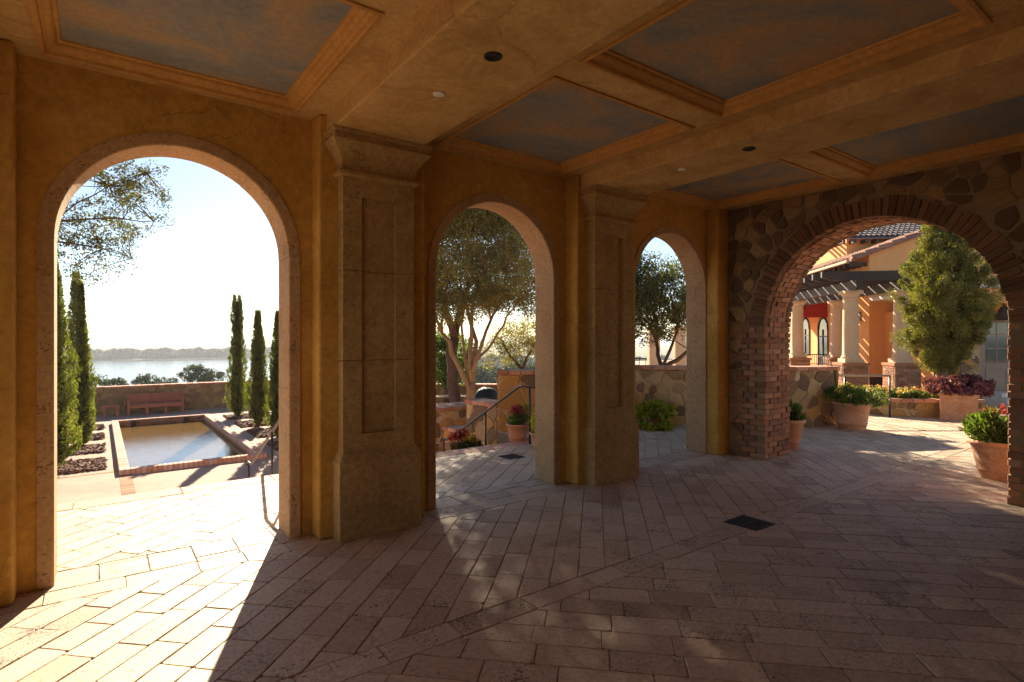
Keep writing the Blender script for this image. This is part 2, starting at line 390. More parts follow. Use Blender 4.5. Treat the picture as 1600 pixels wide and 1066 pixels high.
# lower terrace with an opening for the pool
PX0,PX1,PY0,PY1 = .37,3.50,15.4,24.9
mb = MB()
zt, zb = -1.5, -1.8
mb.box(-16,PX0+.02,9.0,29.5,zb,zt); mb.box(PX1-.02,18,9.0,29.5,zb,zt); mb.box(PX0+.02,PX1-.02,9.0,PY0+.02,zb,zt); mb.box(PX0+.02,PX1-.02,PY1-.02,29.5,zb,zt)
tag(mb.build('lower_terrace', M['concrete']), kind='structure')
# upper ground to the right
mb = MB()
pts = [(5.86,4.97),(5.86,9.6),(8.3,10.4),(14,15),(30,31),(70,31),(70,-40),(7.1,-40)]
n = len(pts)
mb.add([(x,y,-.27) for x,y in pts]+[(x,y,-2.5) for x,y in pts], [tuple(range(n))]+[(i,(i+1)%n,n+(i+1)%n,n+i) for i in range(n)])
tag(mb.build('ground', M['concrete']), kind='structure')
mb = MB(); mb.add([(13.9,8.2,-.012),(13.9,-4,-.012),(45,-4,-.012),(45,24,-.012),(22,24,-.012),(9,10,-.012)], [tuple(range(6))])
mb.add([(7.2,7.0,-.014),(13.9,2.7,-.014),(13.9,8.2,-.014),(9,10,-.014)], [(0,1,2,3)])
mb.add([(-22,-6,-.016),(-4.5,-6,-.016),(-4.5,6.9,-.016),(-22,6.9,-.016),(-22,-6,-.3),(-4.5,-6,-.3),(-4.5,6.9,-.3),(-22,6.9,-.3)],[(0,1,2,3),(2,3,7,6)])
tag(mb.build('courtyard_ground', M['concrete']), kind='structure')

# ------------------------------------------------------------------ arcade wall
arc = thing('arcade_wall', 'ochre stucco wall pierced by tall round arches with cast stone pilasters', 'wall', (1.865,4.65,0))
RO, RI, ZS = .808, .725, 2.25
mb = MB(); NA = 40
cx_list = [.495+BAY*k for k in (-1,0,1,2)]
xprev = -5.0
for cx in cx_list:
    mb.box(xprev, cx-RO, Y0, Y1, 0, 3.95)
    for i in range(NA):
        t0, t1 = math.pi*(1-i/NA), math.pi*(1-(i+1)/NA)
        xa, za = cx+RO*math.cos(t0), ZS+RO*math.sin(t0); xb, zb_ = cx+RO*math.cos(t1), ZS+RO*math.sin(t1)
        for y in (Y0,Y1): mb.quad((xa,y,za),(xb,y,zb_),(xb,y,3.95),(xa,y,3.95))
        mb.quad((xa,Y0,3.95),(xb,Y0,3.95),(xb,Y1,3.95),(xa,Y1,3.95))
    xprev = cx+RO
mb.box(xprev, 7.66, Y0, Y1, 0, 3.95)
mb.build('wall', M['stucco'], arc)
def arch_trim(cx):
    mb = MB(); ya, yb = Y0-.012, Y1+.012
    def pt(r,s):  # s: 0..1 left jamb, 1..2 arc, 2..3 right jamb
        if s <= 1: return (cx-r, ZS*s)
        if s >= 2: return (cx+r, ZS*(3-s))
        a = math.pi*(2-s); return (cx+r*math.cos(a), ZS+r*math.sin(a))
    c = .012; cuts = [0,.50,1.0,1.30,1.70,2.0,2.47,3.0]; 
    for s0,s1 in zip(cuts[:-1],cuts[1:]):
        g = .0005 if 1<=s0<2 else .0008
        m = max(2,int((s1-s0)*(48 if 1<=s0<2 else 3))); ss=[s0+g+(s1-s0-2*g)*k/m for k in range(m+1)]
        jx = random.uniform(-.0015,.0015); jy = random.uniform(-.002,.002)
        rings = []
        for s in ss:
            rings.append([(pt(rr_+jx,s)[0], y, pt(rr_+jx,s)[1]) for rr_,y in ((RO+.003,ya+.02),(RO+.003,ya+jy),(RI+c,ya+jy),(RI+c*.3,ya+jy+c*.3),(RI,ya+jy+c),(RI,yb-c),(RI+c*.3,yb-c*.3),(RI+c,yb),(RO+.003,yb),(RO+.003,yb-.02))])
        mb.rings(rings)
    # mortar behind the joints
    k_ = .007; rings = []
    for q in range(0,65):
        s = 3*q/64
        rings.append([(pt(rr_,s)[0], y, pt(rr_,s)[1]) for rr_,y in ((RO,ya+k_),(RI+k_,ya+k_),(RI+k_,yb-k_),(RO,yb-k_))])
    mb.rings(rings)
    return mb
t0 = arch_trim(cx_list[0]).build('arch_surround', M['surround'], arc)
for k in (1,2,3):
    c = t0.copy(); COL.objects.link(c); c.location.x += BAY*k
# stucco strips behind the pilasters
def strip(x0,x1): 
    return MB().box(x0,x1,4.46,4.66,0,ZC)
for x0,x1 in ((-1.38,-.41),(1.40,2.335),(4.18,5.115),(6.80,7.06)):
    strip(x0,x1).build('stucco_strip', M['stucco'], arc, bevel=.022, seg=4)
def profile_block(mb, x0, x1, y0, yb, rows):
    """stack of rectangles growing by off on three sides"""
    rs = [[(x0-o,y0-o,z),(x1+o,y0-o,z),(x1+o,yb,z),(x0-o,yb,z)] for z,o in rows]
    mb.rings(rs)
def pilaster(dx):
    x0,x1,y = 1.55+dx,2.165+dx,4.34
    s = MB()
    # shaft built in three drums with a sunk panel on the face
    px0,px1,pz0,pz1,d = x0+.155,x1-.165,.83,2.735,.035
    for za,zb2 in ((.66,1.42),(1.424,2.14),(2.144,2.90)):
        # body behind the panel
        s.box(x0,x1,y+d,4.47,za,zb2)
        a,b = max(za,pz0),min(zb2,pz1)
        s.box(x0,px0,y,y+d+.001,za,zb2); s.box(px1,x1,y,y+d+.001,za,zb2)
        if za < pz0: s.box(px0+.0005,px1-.0005,y,y+d+.001,za,pz0)
        if zb2 > pz1: s.box(px0+.0005,px1-.0005,y,y+d+.001,pz1,zb2)
    p = s.build('pilaster', M['cast'], arc)
    b = MB(); profile_block(b, 1.51+dx,2.22+dx,4.30,4.47,[(0,0),(.05,.002),(.595,.0),(.605,.004),(.62,.004),(.685,-.035),(.695,-.04)])
    b.build('pilaster_base', M['cast'], p, bevel=.008)
    c = MB(); rows = [(2.885,.0),(2.89,.022),(2.90,.034),(2.92,.036),(2.935,.030),(2.94,.006),(2.985,.004)]
    for k in range(7):
        t = k/6; rows.append((2.99+.14*t, .012+.075*(1-math.cos(t*math.pi/2))+.012*t))
    rows += [(3.135,.105),(3.15,.112),(3.155,.095),(3.20,.095),(3.205,.115),(3.229,.118)]
    profile_block(c, x0,x1,y,4.47,rows)
    c.build('capital', M['cast'], p)
for k in (-1,0,1): pilaster(BAY*k)

# ------------------------------------------------------------------ coffered ceiling
ceil = thing('coffered_ceiling', 'ochre plaster ceiling with deep beams and painted sky coffers', 'ceiling', (1.8,1,3.38))
cofx = [(-.28+BAY*k, 1.235+BAY*k) for k in (-1,0,1,2)]
cofy = [(-2.4,-1.0),(-.98+.0,.62)]
cofy = [(-2.58,-1.02),(-.70,.64),(.94,2.60),(2.89,4.53)]
xs = [-4.5]; 
for a,b in cofx: xs += [a,b]
xs.append(7.06); ys = [-2.75]
for a,b in cofy: ys += [a,b]
ys.append(4.66)
mb = MB()
for i in range(len(xs)-1):
    for j in range(len(ys)-1):
        if i % 2 == 1 and j % 2 == 1: continue
        mb.quad((xs[i],ys[j],ZC),(xs[i+1],ys[j],ZC),(xs[i+1],ys[j+1],ZC),(xs[i],ys[j+1],ZC))
mb.build('soffit', M['ceiling'], ceil)
MB().box(-5.0,7.66,-3.1,4.64,3.6,3.93).build('roof_slab', M['ceiling'], ceil)
for k in (-2,-1,0,1):
    MB().box(1.455+BAY*k if k>-2 else -4.3,2.215+BAY*k if k>-2 else -3.35,-2.74,4.648,3.23,3.5).build('beam', M['ceiling'], ceil, bevel=.012)
def coffer(x0,x1,y0,y1):
    p = MB().quad((x0-.02,y0-.02,3.452),(x1+.02,y0-.02,3.452),(x1+.02,y1+.02,3.452),(x0-.02,y1+.02,3.452)).build('coffer', M['panel'], ceil)
    mm = MB()
    rows = [(-.022,3.379),(-.022,3.367),(.0,3.363),(.012,3.370),(.018,3.392),(.03,3.398)]
    for q in range(6):
        a = q/5*math.pi/2; rows.append((.034+.038*math.sin(a), 3.402+.030*(1-math.cos(a))))
    rows += [(.076,3.436),(.092,3.439),(.096,3.455)]
    rs = [[(x0+o,y0+o,z),(x1-o,y0+o,z),(x1-o,y1-o,z),(x0+o,y1-o,z)] for o,z in rows]
    mm.rings(rs, False, False).build('moulding', M['mould'], p)
for a,b in cofx:
    for c,d in cofy: coffer(a,b,c,d)
for x,y,kind in ((1.83,2.66,'can'),(1.82,3.28,'disc'),(4.49,2.65,'can'),(4.51,3.35,'disc')):
    m_ = MB()
    if kind == 'can':
        m_.lathe([(.052,3.229),(.052,3.222),(.042,3.222),(.038,3.2285),(.001,3.2287)],(x,y),28)
        m_.build('recessed_light', M['black'], ceil, smooth=True)
    else:
        m_.lathe([(.040,3.229),(.040,3.222),(.036,3.219),(.001,3.218)],(x,y),28); m_.build('detector_disc', M['lamp'], ceil, smooth=True)

# the other walls of the room (behind and beside the photographer)
bw = MB().box(-5.0,7.05,-3.1,-2.72,0,3.6).build('room_wall', M['stucco']); tag(bw,'long plain ochre stucco wall closing the room behind','wall',kind='thing')
# ------------------------------------------------------------------ rubble masonry
def rubble(mb, s0,s1,z0,z1, f, size=.22, depth=.03, skip=None, push=None, edge=None, rnd=None):
    rr = random.Random(rnd if rnd is not None else int(s0*100+z1*37))
    nx = max(2,int((s1-s0)/(size*1.25))); nz = max(2,int((z1-z0)/(size*.92)))
    sites = []
    for j in range(nz):
        for i in range(nx):
            if rr.random() < .13: continue
            sites.append((s0+(i+.5+rr.uniform(-.42,.42)+(.5 if j%2 else 0))*(s1-s0)/nx, z0+(j+.5+rr.uniform(-.40,.40))*(z1-z0)/nz))
            if rr.random() < .16: sites.append((sites[-1][0]+rr.uniform(-.1,.1), sites[-1][1]+rr.uniform(-.1,.1)))
    for (a,b) in sites:
        if skip and skip(a,b): continue
        poly = [(s0,z0),(s1,z0),(s1,z1),(s0,z1)]
        nb = sorted(sites, key=lambda q:(q[0]-a)**2+(q[1]-b)**2)[1:16]
        for (c,d) in nb:
            nx_,ny_ = c-a,d-b
            if abs(nx_)+abs(ny_) < 1e-6: continue
            poly = clip(poly, nx_,ny_, (c*c+d*d-a*a-b*b)/2)
            if len(poly)<3: break
        if len(poly) < 3: continue
        if push: poly = [push(p) for p in poly]
        if area(poly) < .0012: continue
        poly = inset(poly, rr.choice((.003,.005,.008,.012,.016)))
        if len(poly) < 3: continue
        poly = chaikin(poly,.11)
        poly = chaikin([(p[0]+rr.gauss(0,.004),p[1]+rr.gauss(0,.004)) for p in poly],.2)
        cx = sum(p[0] for p in poly)/len(poly); cz = sum(p[1] for p in poly)/len(poly)
        d0 = depth*rr.uniform(.55,1.25); tx,tz = rr.gauss(0,.05),rr.gauss(0,.05)
        L = []
        for sc,dd in ((1,-.02),(1,d0*.55),(.965,d0*.92),(.86,d0),(.5,d0*1.0+rr.gauss(0,.004))):
            L.append([f(cx+(p[0]-cx)*sc, cz+(p[1]-cz)*sc, dd+(tx*(p[0]-cx)+tz*(p[1]-cz) if dd>0 else 0)) for p in poly])
        mb.rings(L, False, True)

def shade_smooth(o):
    return o

# ------------------------------------------------------------------ stone wall with the brick arch (wall B)
XB, XE = 7.05, 7.71; AY, AR, AZ = 2.715, 1.225, 1.75; AO = AR+.235
sw = thing('stone_arch_wall', 'dark rubble stone wall with a wide brick lined round archway', 'wall', (7.4,2.7,0))
mb = MB()
g_ = .012
yL, yR = AY+AR+.016, AY-AR-.016; ar = AR+.016
def wallslab(mb, x0, x1, top):
    mb.box(x0,x1,yL,4.64,0,top); mb.box(x0,x1,-3.1,yR,0,top); N=48
    for i in range(N):
        a0,a1 = math.pi*i/N, math.pi*(i+1)/N
        p = [(AY+ar*math.cos(a0),AZ+ar*math.sin(a0)),(AY+ar*math.cos(a1),AZ+ar*math.sin(a1))]
        for x in (x0,x1): mb.quad((x,p[0][0],p[0][1]),(x,p[1][0],p[1][1]),(x,p[1][0],top),(x,p[0][0],top))
        mb.quad((x0,p[0][0],p[0][1]),(x1,p[0][0],p[0][1]),(x1,p[1][0],p[1][1]),(x0,p[1][0],p[1][1]))
        mb.quad((x0,p[0][0],top),(x1,p[0][0],top),(x1,p[1][0],top),(x0,p[1][0],top))
wallslab(mb, XB+.01, XE-.01, 3.95)
mb.build('mortar_core', M['mortar'], sw)
rb = random.Random(3)
def bricks_build():
    mb = MB()
    def brick(c, ax, ay, az, sx, sy, sz):
        nonlocal mb
        j = lambda a: a*rb.uniform(.93,1.0)
        sx,sy,sz = j(sx)/2,j(sy)/2,j(sz)/2; ch = .006
        c = Vector(c) + Vector((rb.gauss(0,.004),rb.gauss(0,.003),rb.gauss(0,.003)))
        rot = Matrix.Rotation(rb.gauss(0,.028),3,ax) ; ay = rot@ay; az = rot@az
        pts = []
        def P(x,y,z): return c+ax*x+ay*y+az*z
        rs = []
        for x,s in ((-sx,1),(-sx+ch,0),(sx-ch,0),(sx,1)):
            yy,zz = sy-ch*s, sz-ch*s
            q=[]
            for (u,v) in ((-1,-1),(1,-1),(1,1),(-1,1)):
                q.append(P(x,u*yy+rb.gauss(0,.0012),v*zz+rb.gauss(0,.0012)))
            rs.append(q)
        mb.rings(rs)
    H = .0745
    X_,Y_,Z_ = Vector((1,0,0)),Vector((0,1,0)),Vector((0,0,1))
    nc = int(AZ/H)
    for side,sgn in ((yL-.016,1),(yR+.016,-1)):
        for k in range(nc+1):
            z = (k+.5)*AZ/(nc+1)
            # reveal: three bricks through the depth, the first also shows on the room face
            cuts = [0,.22,.44,.66] if k%2 else [0,.115,.335,.55,.66]
            for a,b in zip(cuts[:-1],cuts[1:]):
                first = a == 0; last = b == .66
                wdt = (.20 if k%2 else .10) if not (first or last) else (.105 if k%2 else .215)
                proud = .012*rb.random()
                x0 = XB+a+(-.012*rb.random() if first else 0); x1 = XB+b+(.012*rb.random() if last else 0)
                brick(((x0+x1)/2, side+sgn*(wdt/2-proud), z), X_, Y_, Z_, x1-x0-.010, wdt, AZ/(nc+1)-.010)
            # toothed quoin on the room face
            yy = .105+.012 if k%2 else .215+.012
            for q in range(1 if k%3 else 2):
                l = rb.choice((.20,.21,.19,.10)); brick((XB+.03-.012*rb.random(), side+sgn*(yy+l/2), z), X_,Y_,Z_, .08, l-.01, AZ/(nc+1)-.010); yy += l
    nv = int(math.pi*AR/ .068); jamb = mb; ring = MB(); ring2 = MB(); mb = ring
    for i in range(nv):
        a = math.pi*(i+.5)/nv; rad = Vector((0,math.cos(a),math.sin(a))); tan = Vector((0,-math.sin(a),math.cos(a)))
        # face ring, a soldier course
        l = .225*rb.uniform(.84,1.12)
        brick(Vector((XB+.055-.014*rb.random(),AY,AZ))+rad*(AR-.004*rb.random()+l/2), X_, rad, tan, .13, l, .068*1.0-.008)
        mb = ring2
        brick(Vector((XE-.055+.014*rb.random(),AY,AZ))+rad*(AR-.004*rb.random()+l/2), X_, rad, tan, .13, l, .068*1.0-.008)
        mb = jamb
        cuts = [.12,.32,.54] if i%2 else [.12,.22,.43,.54]
        for c0,c1 in zip(cuts[:-1],cuts[1:]):
            brick(Vector((XB+(c0+c1)/2,AY,AZ))+rad*(AR+.05-.016*rb.random()), X_, rad, tan, c1-c0-.010, .10, .068-.008)
        mb = ring
    return jamb, ring, ring2
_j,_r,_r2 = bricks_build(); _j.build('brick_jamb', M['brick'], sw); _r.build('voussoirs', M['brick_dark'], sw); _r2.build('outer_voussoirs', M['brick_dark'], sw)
mb = MB()
def skipB(y,z):
    r = math.hypot(y-AY,max(0,z-AZ)) if z>AZ else abs(y-AY)
    return r < AO-.01 if z > AZ else abs(y-AY) < AR+.24
def pushB(p):
    y,z = p
    if z > AZ:
        r = math.hypot(y-AY,z-AZ)
        if r < AO: return (AY+(y-AY)*AO/r, AZ+(z-AZ)*AO/r)
    elif abs(y-AY) < AR+.29: return (AY+math.copysign(AR+.29,y-AY), z)
    return p
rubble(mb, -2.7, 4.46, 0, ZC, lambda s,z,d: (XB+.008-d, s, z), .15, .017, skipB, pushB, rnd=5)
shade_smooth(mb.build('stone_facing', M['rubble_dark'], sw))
mb = MB(); rubble(mb, -2.7, 4.9, 0, 3.9, lambda s,z,d: (XE-.008+d, s, z), .30, .028, skipB, pushB, rnd=6)
shade_smooth(mb.build('stone_facing', M['rubble'], sw))

# ------------------------------------------------------------------ free standing rubble walls
def stone_wall(name, label, path, z0, z1, thick=.36, size=.2, cap=True, both=False, seed=1, sm='rubble', mm='mortar_l', group=None, ends=True):
    """path: polyline of the face that is seen; wall thickness goes to the left of the path direction"""
    P = [Vector((p[0],p[1])) for p in path]; seg=[(P[i+1]-P[i]).length for i in range(len(P)-1)]; tot=sum(seg)
    nrm=[]
    for i in range(len(P)):
        d = Vector((0,0))
        if i>0: d += (P[i]-P[i-1]).normalized()
        if i<len(P)-1: d += (P[i+1]-P[i]).normalized()
        d.normalize(); nrm.append(Vector((-d.y,d.x)))
    def at(s):
        s=max(0,min(tot-1e-6,s)); i=0
        while s>seg[i] and i<len(seg)-1: s-=seg[i]; i+=1
        t=s/seg[i]; return P[i].lerp(P[i+1],t), nrm[i].lerp(nrm[i+1],t).normalized()
    t = thing(name,label,'wall',(P[0].x,P[0].y,z0),group)
    ztop = z1-(.07 if cap else 0)
    K = max(2,int(tot/.25)); core = MB(); rs=[]
    for k in range(K+1):
        p,n = at(tot*k/K); a=p+n*.012; b=p+n*(thick-.012)
        rs.append([(a.x,a.y,z0),(b.x,b.y,z0),(b.x,b.y,ztop-.004),(a.x,a.y,ztop-.004)])
    core.rings(rs); core.build('mortar_core', M[mm], t)
    st=MB()
    def f(s,z,d): p,n=at(s); q=p-n*(d-.012); return (q.x,q.y,z)
    rubble(st,0,tot,z0,ztop,f,size,.022,rnd=seed)
    if both:
        def f2(s,z,d): p,n=at(s); q=p+n*(thick+d-.012); return (q.x,q.y,z)
        rubble(st,0,tot,z0,ztop,f2,size,.022,rnd=seed+50)
    if ends:
        for s_,sg in ((0,-1),(tot,1)):
            p,n=at(s_); tdir=Vector((n.y,-n.x))*sg
            def f3(s,z,d,p=p,n=n,tdir=tdir): q=p+n*s+tdir*d; return (q.x,q.y,z)
            rubble(st,.01,thick-.01,z0,ztop,f3,size*.9,.018,rnd=seed+9)
    st.build('stone_facing', M[sm], t)
    if cap:
        cp=MB(); s=0; rr=random.Random(seed)
        while s<tot:
            l=rr.uniform(.19,.23); e=min(s+l,tot); 
            if e-s>.03:
                q=[]
                for ss in (s+.004,e-.004):
                    p,n=at(ss); a=p-n*(.035+rr.uniform(0,.01)); b=p+n*(thick+.035); q.append((a,b))
                z_a=ztop; z_b=z1+rr.uniform(-.004,.004)
                cp.rings([[(q[0][0].x,q[0][0].y,z) if i==0 else (q[1][0].x,q[1][0].y,z) if i==1 else (q[1][1].x,q[1][1].y,z) if i==2 else (q[0][1].x,q[0][1].y,z) for i in range(4)] for z in (z_a,z_b)])
            s=e
        cp.build('brick_cap', M['cap'], t, bevel=.006)
    return t
stone_wall('stone_wall','curved rubble stone wall with brick cap behind the lime green plant',
    [(7.0,8.15),(7.6,7.55),(8.23,6.9),(8.62,6.43),(9.2,5.85),(9.96,5.16),(10.45,4.86),(10.92,4.69)],-.02,1.085,.40,.21,seed=11)
stone_wall('stone_wall','tall brick capped end of the stair wall beside the handrail and small pot',
    [(5.5,7.85),(6.75,6.78)],-.6,1.05,.40,.22,seed=21)
stone_wall('stone_wall','middle stepped section of the stair wall with a red brick cap',[(5.5,8.87),(5.5,7.86)],-1.3,.47,.36,.2,seed=23)
stone_wall('stone_wall','lowest stepped section of the stair wall behind the red flowers',[(5.5,9.7),(5.5,8.9)],-1.3,-.14,.36,.2,seed=25)
stone_wall('stone_wall','broad flat capped stone wall facing the stair at its foot',[(4.9,10.5),(6.75,10.45)],-1.6,.12,.75,.22,seed=27)
stone_wall('stone_wall','long low stone wall behind the red bench above the lake',[(-5,27.95),(9,27.95)],-1.55,-.36,.4,.19,seed=31,ends=False,sm='rubble_dim',mm='mortar')
stone_wall('stone_wall','shaded stone parapet beyond the picnic table and tree trunks',[(9.5,24.3),(17.5,17.6)],-1.55,-.44,.4,.3,seed=33,ends=False,sm='rubble_dim',mm='mortar')
#PART2
# ------------------------------------------------------------------ leaves and trees
def leaf_obj(name, P, size, m, parent=None, aspect=.45, axis=None, spread=1.0, fold=.0):
    """one rhombic leaf per point; axis = preferred direction per point (N,3) or None"""
    P = np.asarray(P, dtype=np.float64); n = len(P)
    size = np.broadcast_to(np.asarray(size, dtype=np.float64), (n,))*RNG.uniform(.65,1.3,n)
    a = RNG.normal(size=(n,3))
    if axis is not None: a = np.asarray(axis) + a*spread
    a /= np.linalg.norm(a,axis=1,keepdims=True)+1e-9
    r = RNG.normal(size=(n,3)); b = np.cross(a,r); b /= np.linalg.norm(b,axis=1,keepdims=True)+1e-9
    c = np.cross(a,b)
    A = a*(size*.5)[:,None]; B = b*(size*.5*aspect)[:,None]; Cc = c*(size*fold)[:,None]
    V = np.stack([P-A, P-A*.1+B+Cc, P+A, P-A*.1-B+Cc],axis=1).reshape(-1,3)
    F = np.arange(n*4).reshape(-1,4)
    return raw_mesh(name, V, F, m, parent)
def clumps(centers, rad, per, squash=.8):
    centers = np.asarray(centers); rad = np.broadcast_to(np.asarray(rad),(len(centers),))
    d = RNG.normal(size=(len(centers),per,3)); d /= np.linalg.norm(d,axis=2,keepdims=True)
    r = RNG.uniform(.15,1,(len(centers),per,1))**.6
    d = d*r*rad[:,None,None]; d[:,:,2] *= squash
    return (centers[:,None,:]+d).reshape(-1,3), d.reshape(-1,3)
def ell_points(n, c, r, inner=.35):
    d = RNG.normal(size=(n,3)); d /= np.linalg.norm(d,axis=1,keepdims=True)
    q = RNG.uniform(inner**3,1,(n,1))**(1/3)
    return np.asarray(c)+d*q*np.asarray(r)
def limb(mb, a, b, r0, r1, n=7, bend=.12, steps=6):
    a, b = Vector(a), Vector(b); L = (b-a).length; pts=[]; rs=[]
    off = Vector((random.gauss(0,1),random.gauss(0,1),random.gauss(0,.5)))*bend*L
    for i in range(steps+1):
        t=i/steps; p=a.lerp(b,t)+off*math.sin(t*math.pi)*.5+Vector((random.gauss(0,1),random.gauss(0,1),random.gauss(0,1)))*.012*L*(0<i<steps)
        pts.append(p); rs.append(r0*(1-t)+r1*t)
    mb.tube(pts, rs, n); return pts

def cypress(label, x, y, z0, h, r, n=15000, lean=(0,0), twin=False):
    t = thing('cypress_tree', label, 'tree', (x,y,z0), 'columnar cypresses beside the pool')
    mb=MB(); mb.tube([(x,y,z0-.1),(x,y,z0+h*.5),(x,y,z0+h*.93)],[.07,.045,.01],8)
    mb.build('trunk', M['bark_d'], t)
    # sprays: many upward tufts on a lumpy spindle
    ns = n//16
    u = RNG.uniform(0,1,ns)**.9; th = RNG.uniform(0,2*math.pi,ns)
    ph = RNG.uniform(0,6.28,4)
    prof = np.minimum(1,(u/.12)**.6)*(1-u**1.12)**.88*.99+.02
    lump = 1+.13*np.sin(3*th+9*u+ph[0])+.12*np.sin(2*th-17*u+ph[1])+.09*np.sin(5*th+31*u+ph[2])
    rr = r*prof*lump*RNG.uniform(.72,1.06,ns)
    C = np.stack([x+rr*np.cos(th)+lean[0]*u, y+rr*np.sin(th)+lean[1]*u, z0+.05+u*h*.97],1)
    if twin:
        C[:,0] += np.where(u>.78, np.sign(np.cos(th))*.06, 0)
    k=30
    s = RNG.uniform(0,1,(ns,k,1)); out = np.stack([np.cos(th),np.sin(th),np.full(ns,2.2)],1); out/=np.linalg.norm(out,axis=1,keepdims=True)
    P = C[:,None,:]+out[:,None,:]*s*.17+RNG.normal(size=(ns,k,3))*.034*(1.15-s)
    ax = np.repeat(out,k,0)
    leaf_obj('crown', P.reshape(-1,3), .050, M['cypress'], t, .42, ax, .45)
    # dark inner mass of twigs keeps the column closed
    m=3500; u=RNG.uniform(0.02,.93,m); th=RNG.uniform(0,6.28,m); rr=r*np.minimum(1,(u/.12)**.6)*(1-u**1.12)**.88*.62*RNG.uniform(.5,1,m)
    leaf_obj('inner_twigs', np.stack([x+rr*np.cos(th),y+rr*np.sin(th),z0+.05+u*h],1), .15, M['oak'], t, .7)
cypress('nearest tall cypress at the left jamb, bushy and lit on its right edge', -.88,17.0,-1.5,5.05,.56,21000)
cypress('slender cypress just behind the nearest one on the left of the pool', -.40,20.0,-1.5,4.95,.37,16000,lean=(-.12,0))
cypress('right hand cypress standing by the lake wall with a forked tip', 4.38,24.1,-1.5,4.8,.385,13000,twin=True)
cypress('shorter thin cypress second from the lake wall on the right', 4.50,21.1,-1.5,4.05,.36,13000)
cypress('cypress beside the pool edge second from the arch jamb', 4.55,18.5,-1.5,3.9,.37,14000)
cypress('cypress half hidden behind the right jamb of the big arch', 4.62,17.0,-1.5,3.8,.36,13000)

def tree(name, label, cat, base, forks, crowns, leafm, bark, lsize, per=46, aspect=.42, r0=.14, group=None, clump_r=(.22,.45), twigs=60, twig_r=.016):
    """forks: list of (start,end,r_start,r_end) limbs; crowns: list of (center, radii, n_clumps, inner)"""
    t = thing(name,label,cat,base,group)
    tr = MB(); tips=[]
    for a,b,ra,rb_ in forks:
        p = limb(tr,a,b,ra,rb_); tips.append(p[-1]); tips.append(p[len(p)//2+1])
    C=[]; 
    for c,r,n,inner in crowns: C.append(ell_points(n,c,r,inner))
    C=np.concatenate(C)
    for i in range(twigs):
        e=Vector(C[random.randrange(len(C))]); s=min(tips,key=lambda q:(q-e).length+random.uniform(0,.6))
        limb(tr,s,e,twig_r,.003,5,.2,4)
    tr.build('trunk',bark,t,smooth=True)
    rad=RNG.uniform(clump_r[0],clump_r[1],len(C))
    P,d=clumps(C,rad,per,.75)
    leaf_obj('crown',P,lsize,leafm,t,aspect,d*2,.6,.06)
    return t
V=lambda *a:Vector(a)
# big multi trunk tree seen through the middle arch
bx,by=9.1,14.4
tree('multi_trunk_tree','large airy tree with pale spreading trunks seen through the middle arch','tree',(bx,by,-1.5),
  [((bx,by,-1.6),(bx+.03,by,.25),.16,.12),((bx+.03,by,.2),(bx-.27,by+.2,3.1),.085,.045),((bx+.03,by,.2),(bx+.16,by-.12,3.2),.085,.045),((bx+.02,by,-.25),(bx-.72,by+.5,1.75),.095,.06),
   ((bx-.72,by+.5,1.75),(bx-1.2,by+.8,3.3),.055,.03),((bx-.72,by+.5,1.75),(bx-.62,by+.3,3.4),.05,.03),((bx+.05,by-.03,.55),(bx+.48,by-.36,2.15),.07,.045),((bx+.48,by-.36,2.15),(bx+.9,by-.6,3.6),.045,.02),((bx+.48,by-.36,2.15),(bx+.4,by-.2,3.5),.035,.02),
   ((bx+.1,by-.06,.9),(bx+.86,by-.64,2.25),.045,.03),((bx+.86,by-.64,2.25),(bx+1.6,by-1.2,3.2),.03,.015),((bx+.03,by,.2),(bx-.08,by+.05,3.2),.06,.03)],
  [((bx-.3,by+.1,4.1),(2.4,2.3,1.75),210,.1),((bx+1.4,by-.9,3.6),(1.6,1.5,1.2),80,.2),((bx-1.6,by+1,3.3),(1.3,1.3,1.0),60,.2),((bx-.9,by-.6,2.4),(.9,.9,.5),18,.2),((bx-1.1,by+.3,2.5),(1.3,1.1,.55),40,.1),((bx+.9,by-.6,2.7),(1.2,.9,.45),30,.1)],
  M['olive'],M['bark'],.078,120,.36,clump_r=(.26,.52),twigs=260)
t=[o for o in COL.objects if o.name.startswith('multi_trunk_tree')][0]
P=ell_points(96000,(bx-.5,by+.1,7.1),(3.4,2.6,2.5),.05); leaf_obj('upper_crown',P,.098,M['olive'],t,.42,None,.6,.06)
bx,by=10.4,17.6
tree('dark_trunk_tree','tree with a straight dark trunk just behind the pale one','tree',(bx,by,-1.5),
  [((bx,by,-1.6),(bx,by,1.6),.24,.20),((bx,by,1.6),(bx+.6,by-.3,4.0),.15,.07),((bx,by,1.6),(bx-.6,by+.5,4.2),.15,.07)],
  [((bx+.4,by-.4,5.6),(3.1,2.6,2.9),520,.1),((bx+1.5,by-1.2,3.2),(1.4,1.4,.7),46,.2)],M['oak'],M['bark_d'],.085,130,.46,clump_r=(.4,.8),twigs=90)
bx,by=12.2,21.4
tree('leafy_tree','low dense green tree left of the dark trunk behind the parapet','tree',(bx-.6,by+1.3,-2.2),
  [((bx-.2,by-.5,-2.3),(bx-.2,by-.5,.3),.16,.12)],[((bx-.25,by-.45,.75),(1.25,1.25,1.25),120,.1)],M['green'],M['bark_d'],.12,70,.55,twigs=30)
bx,by=14.6,19.0
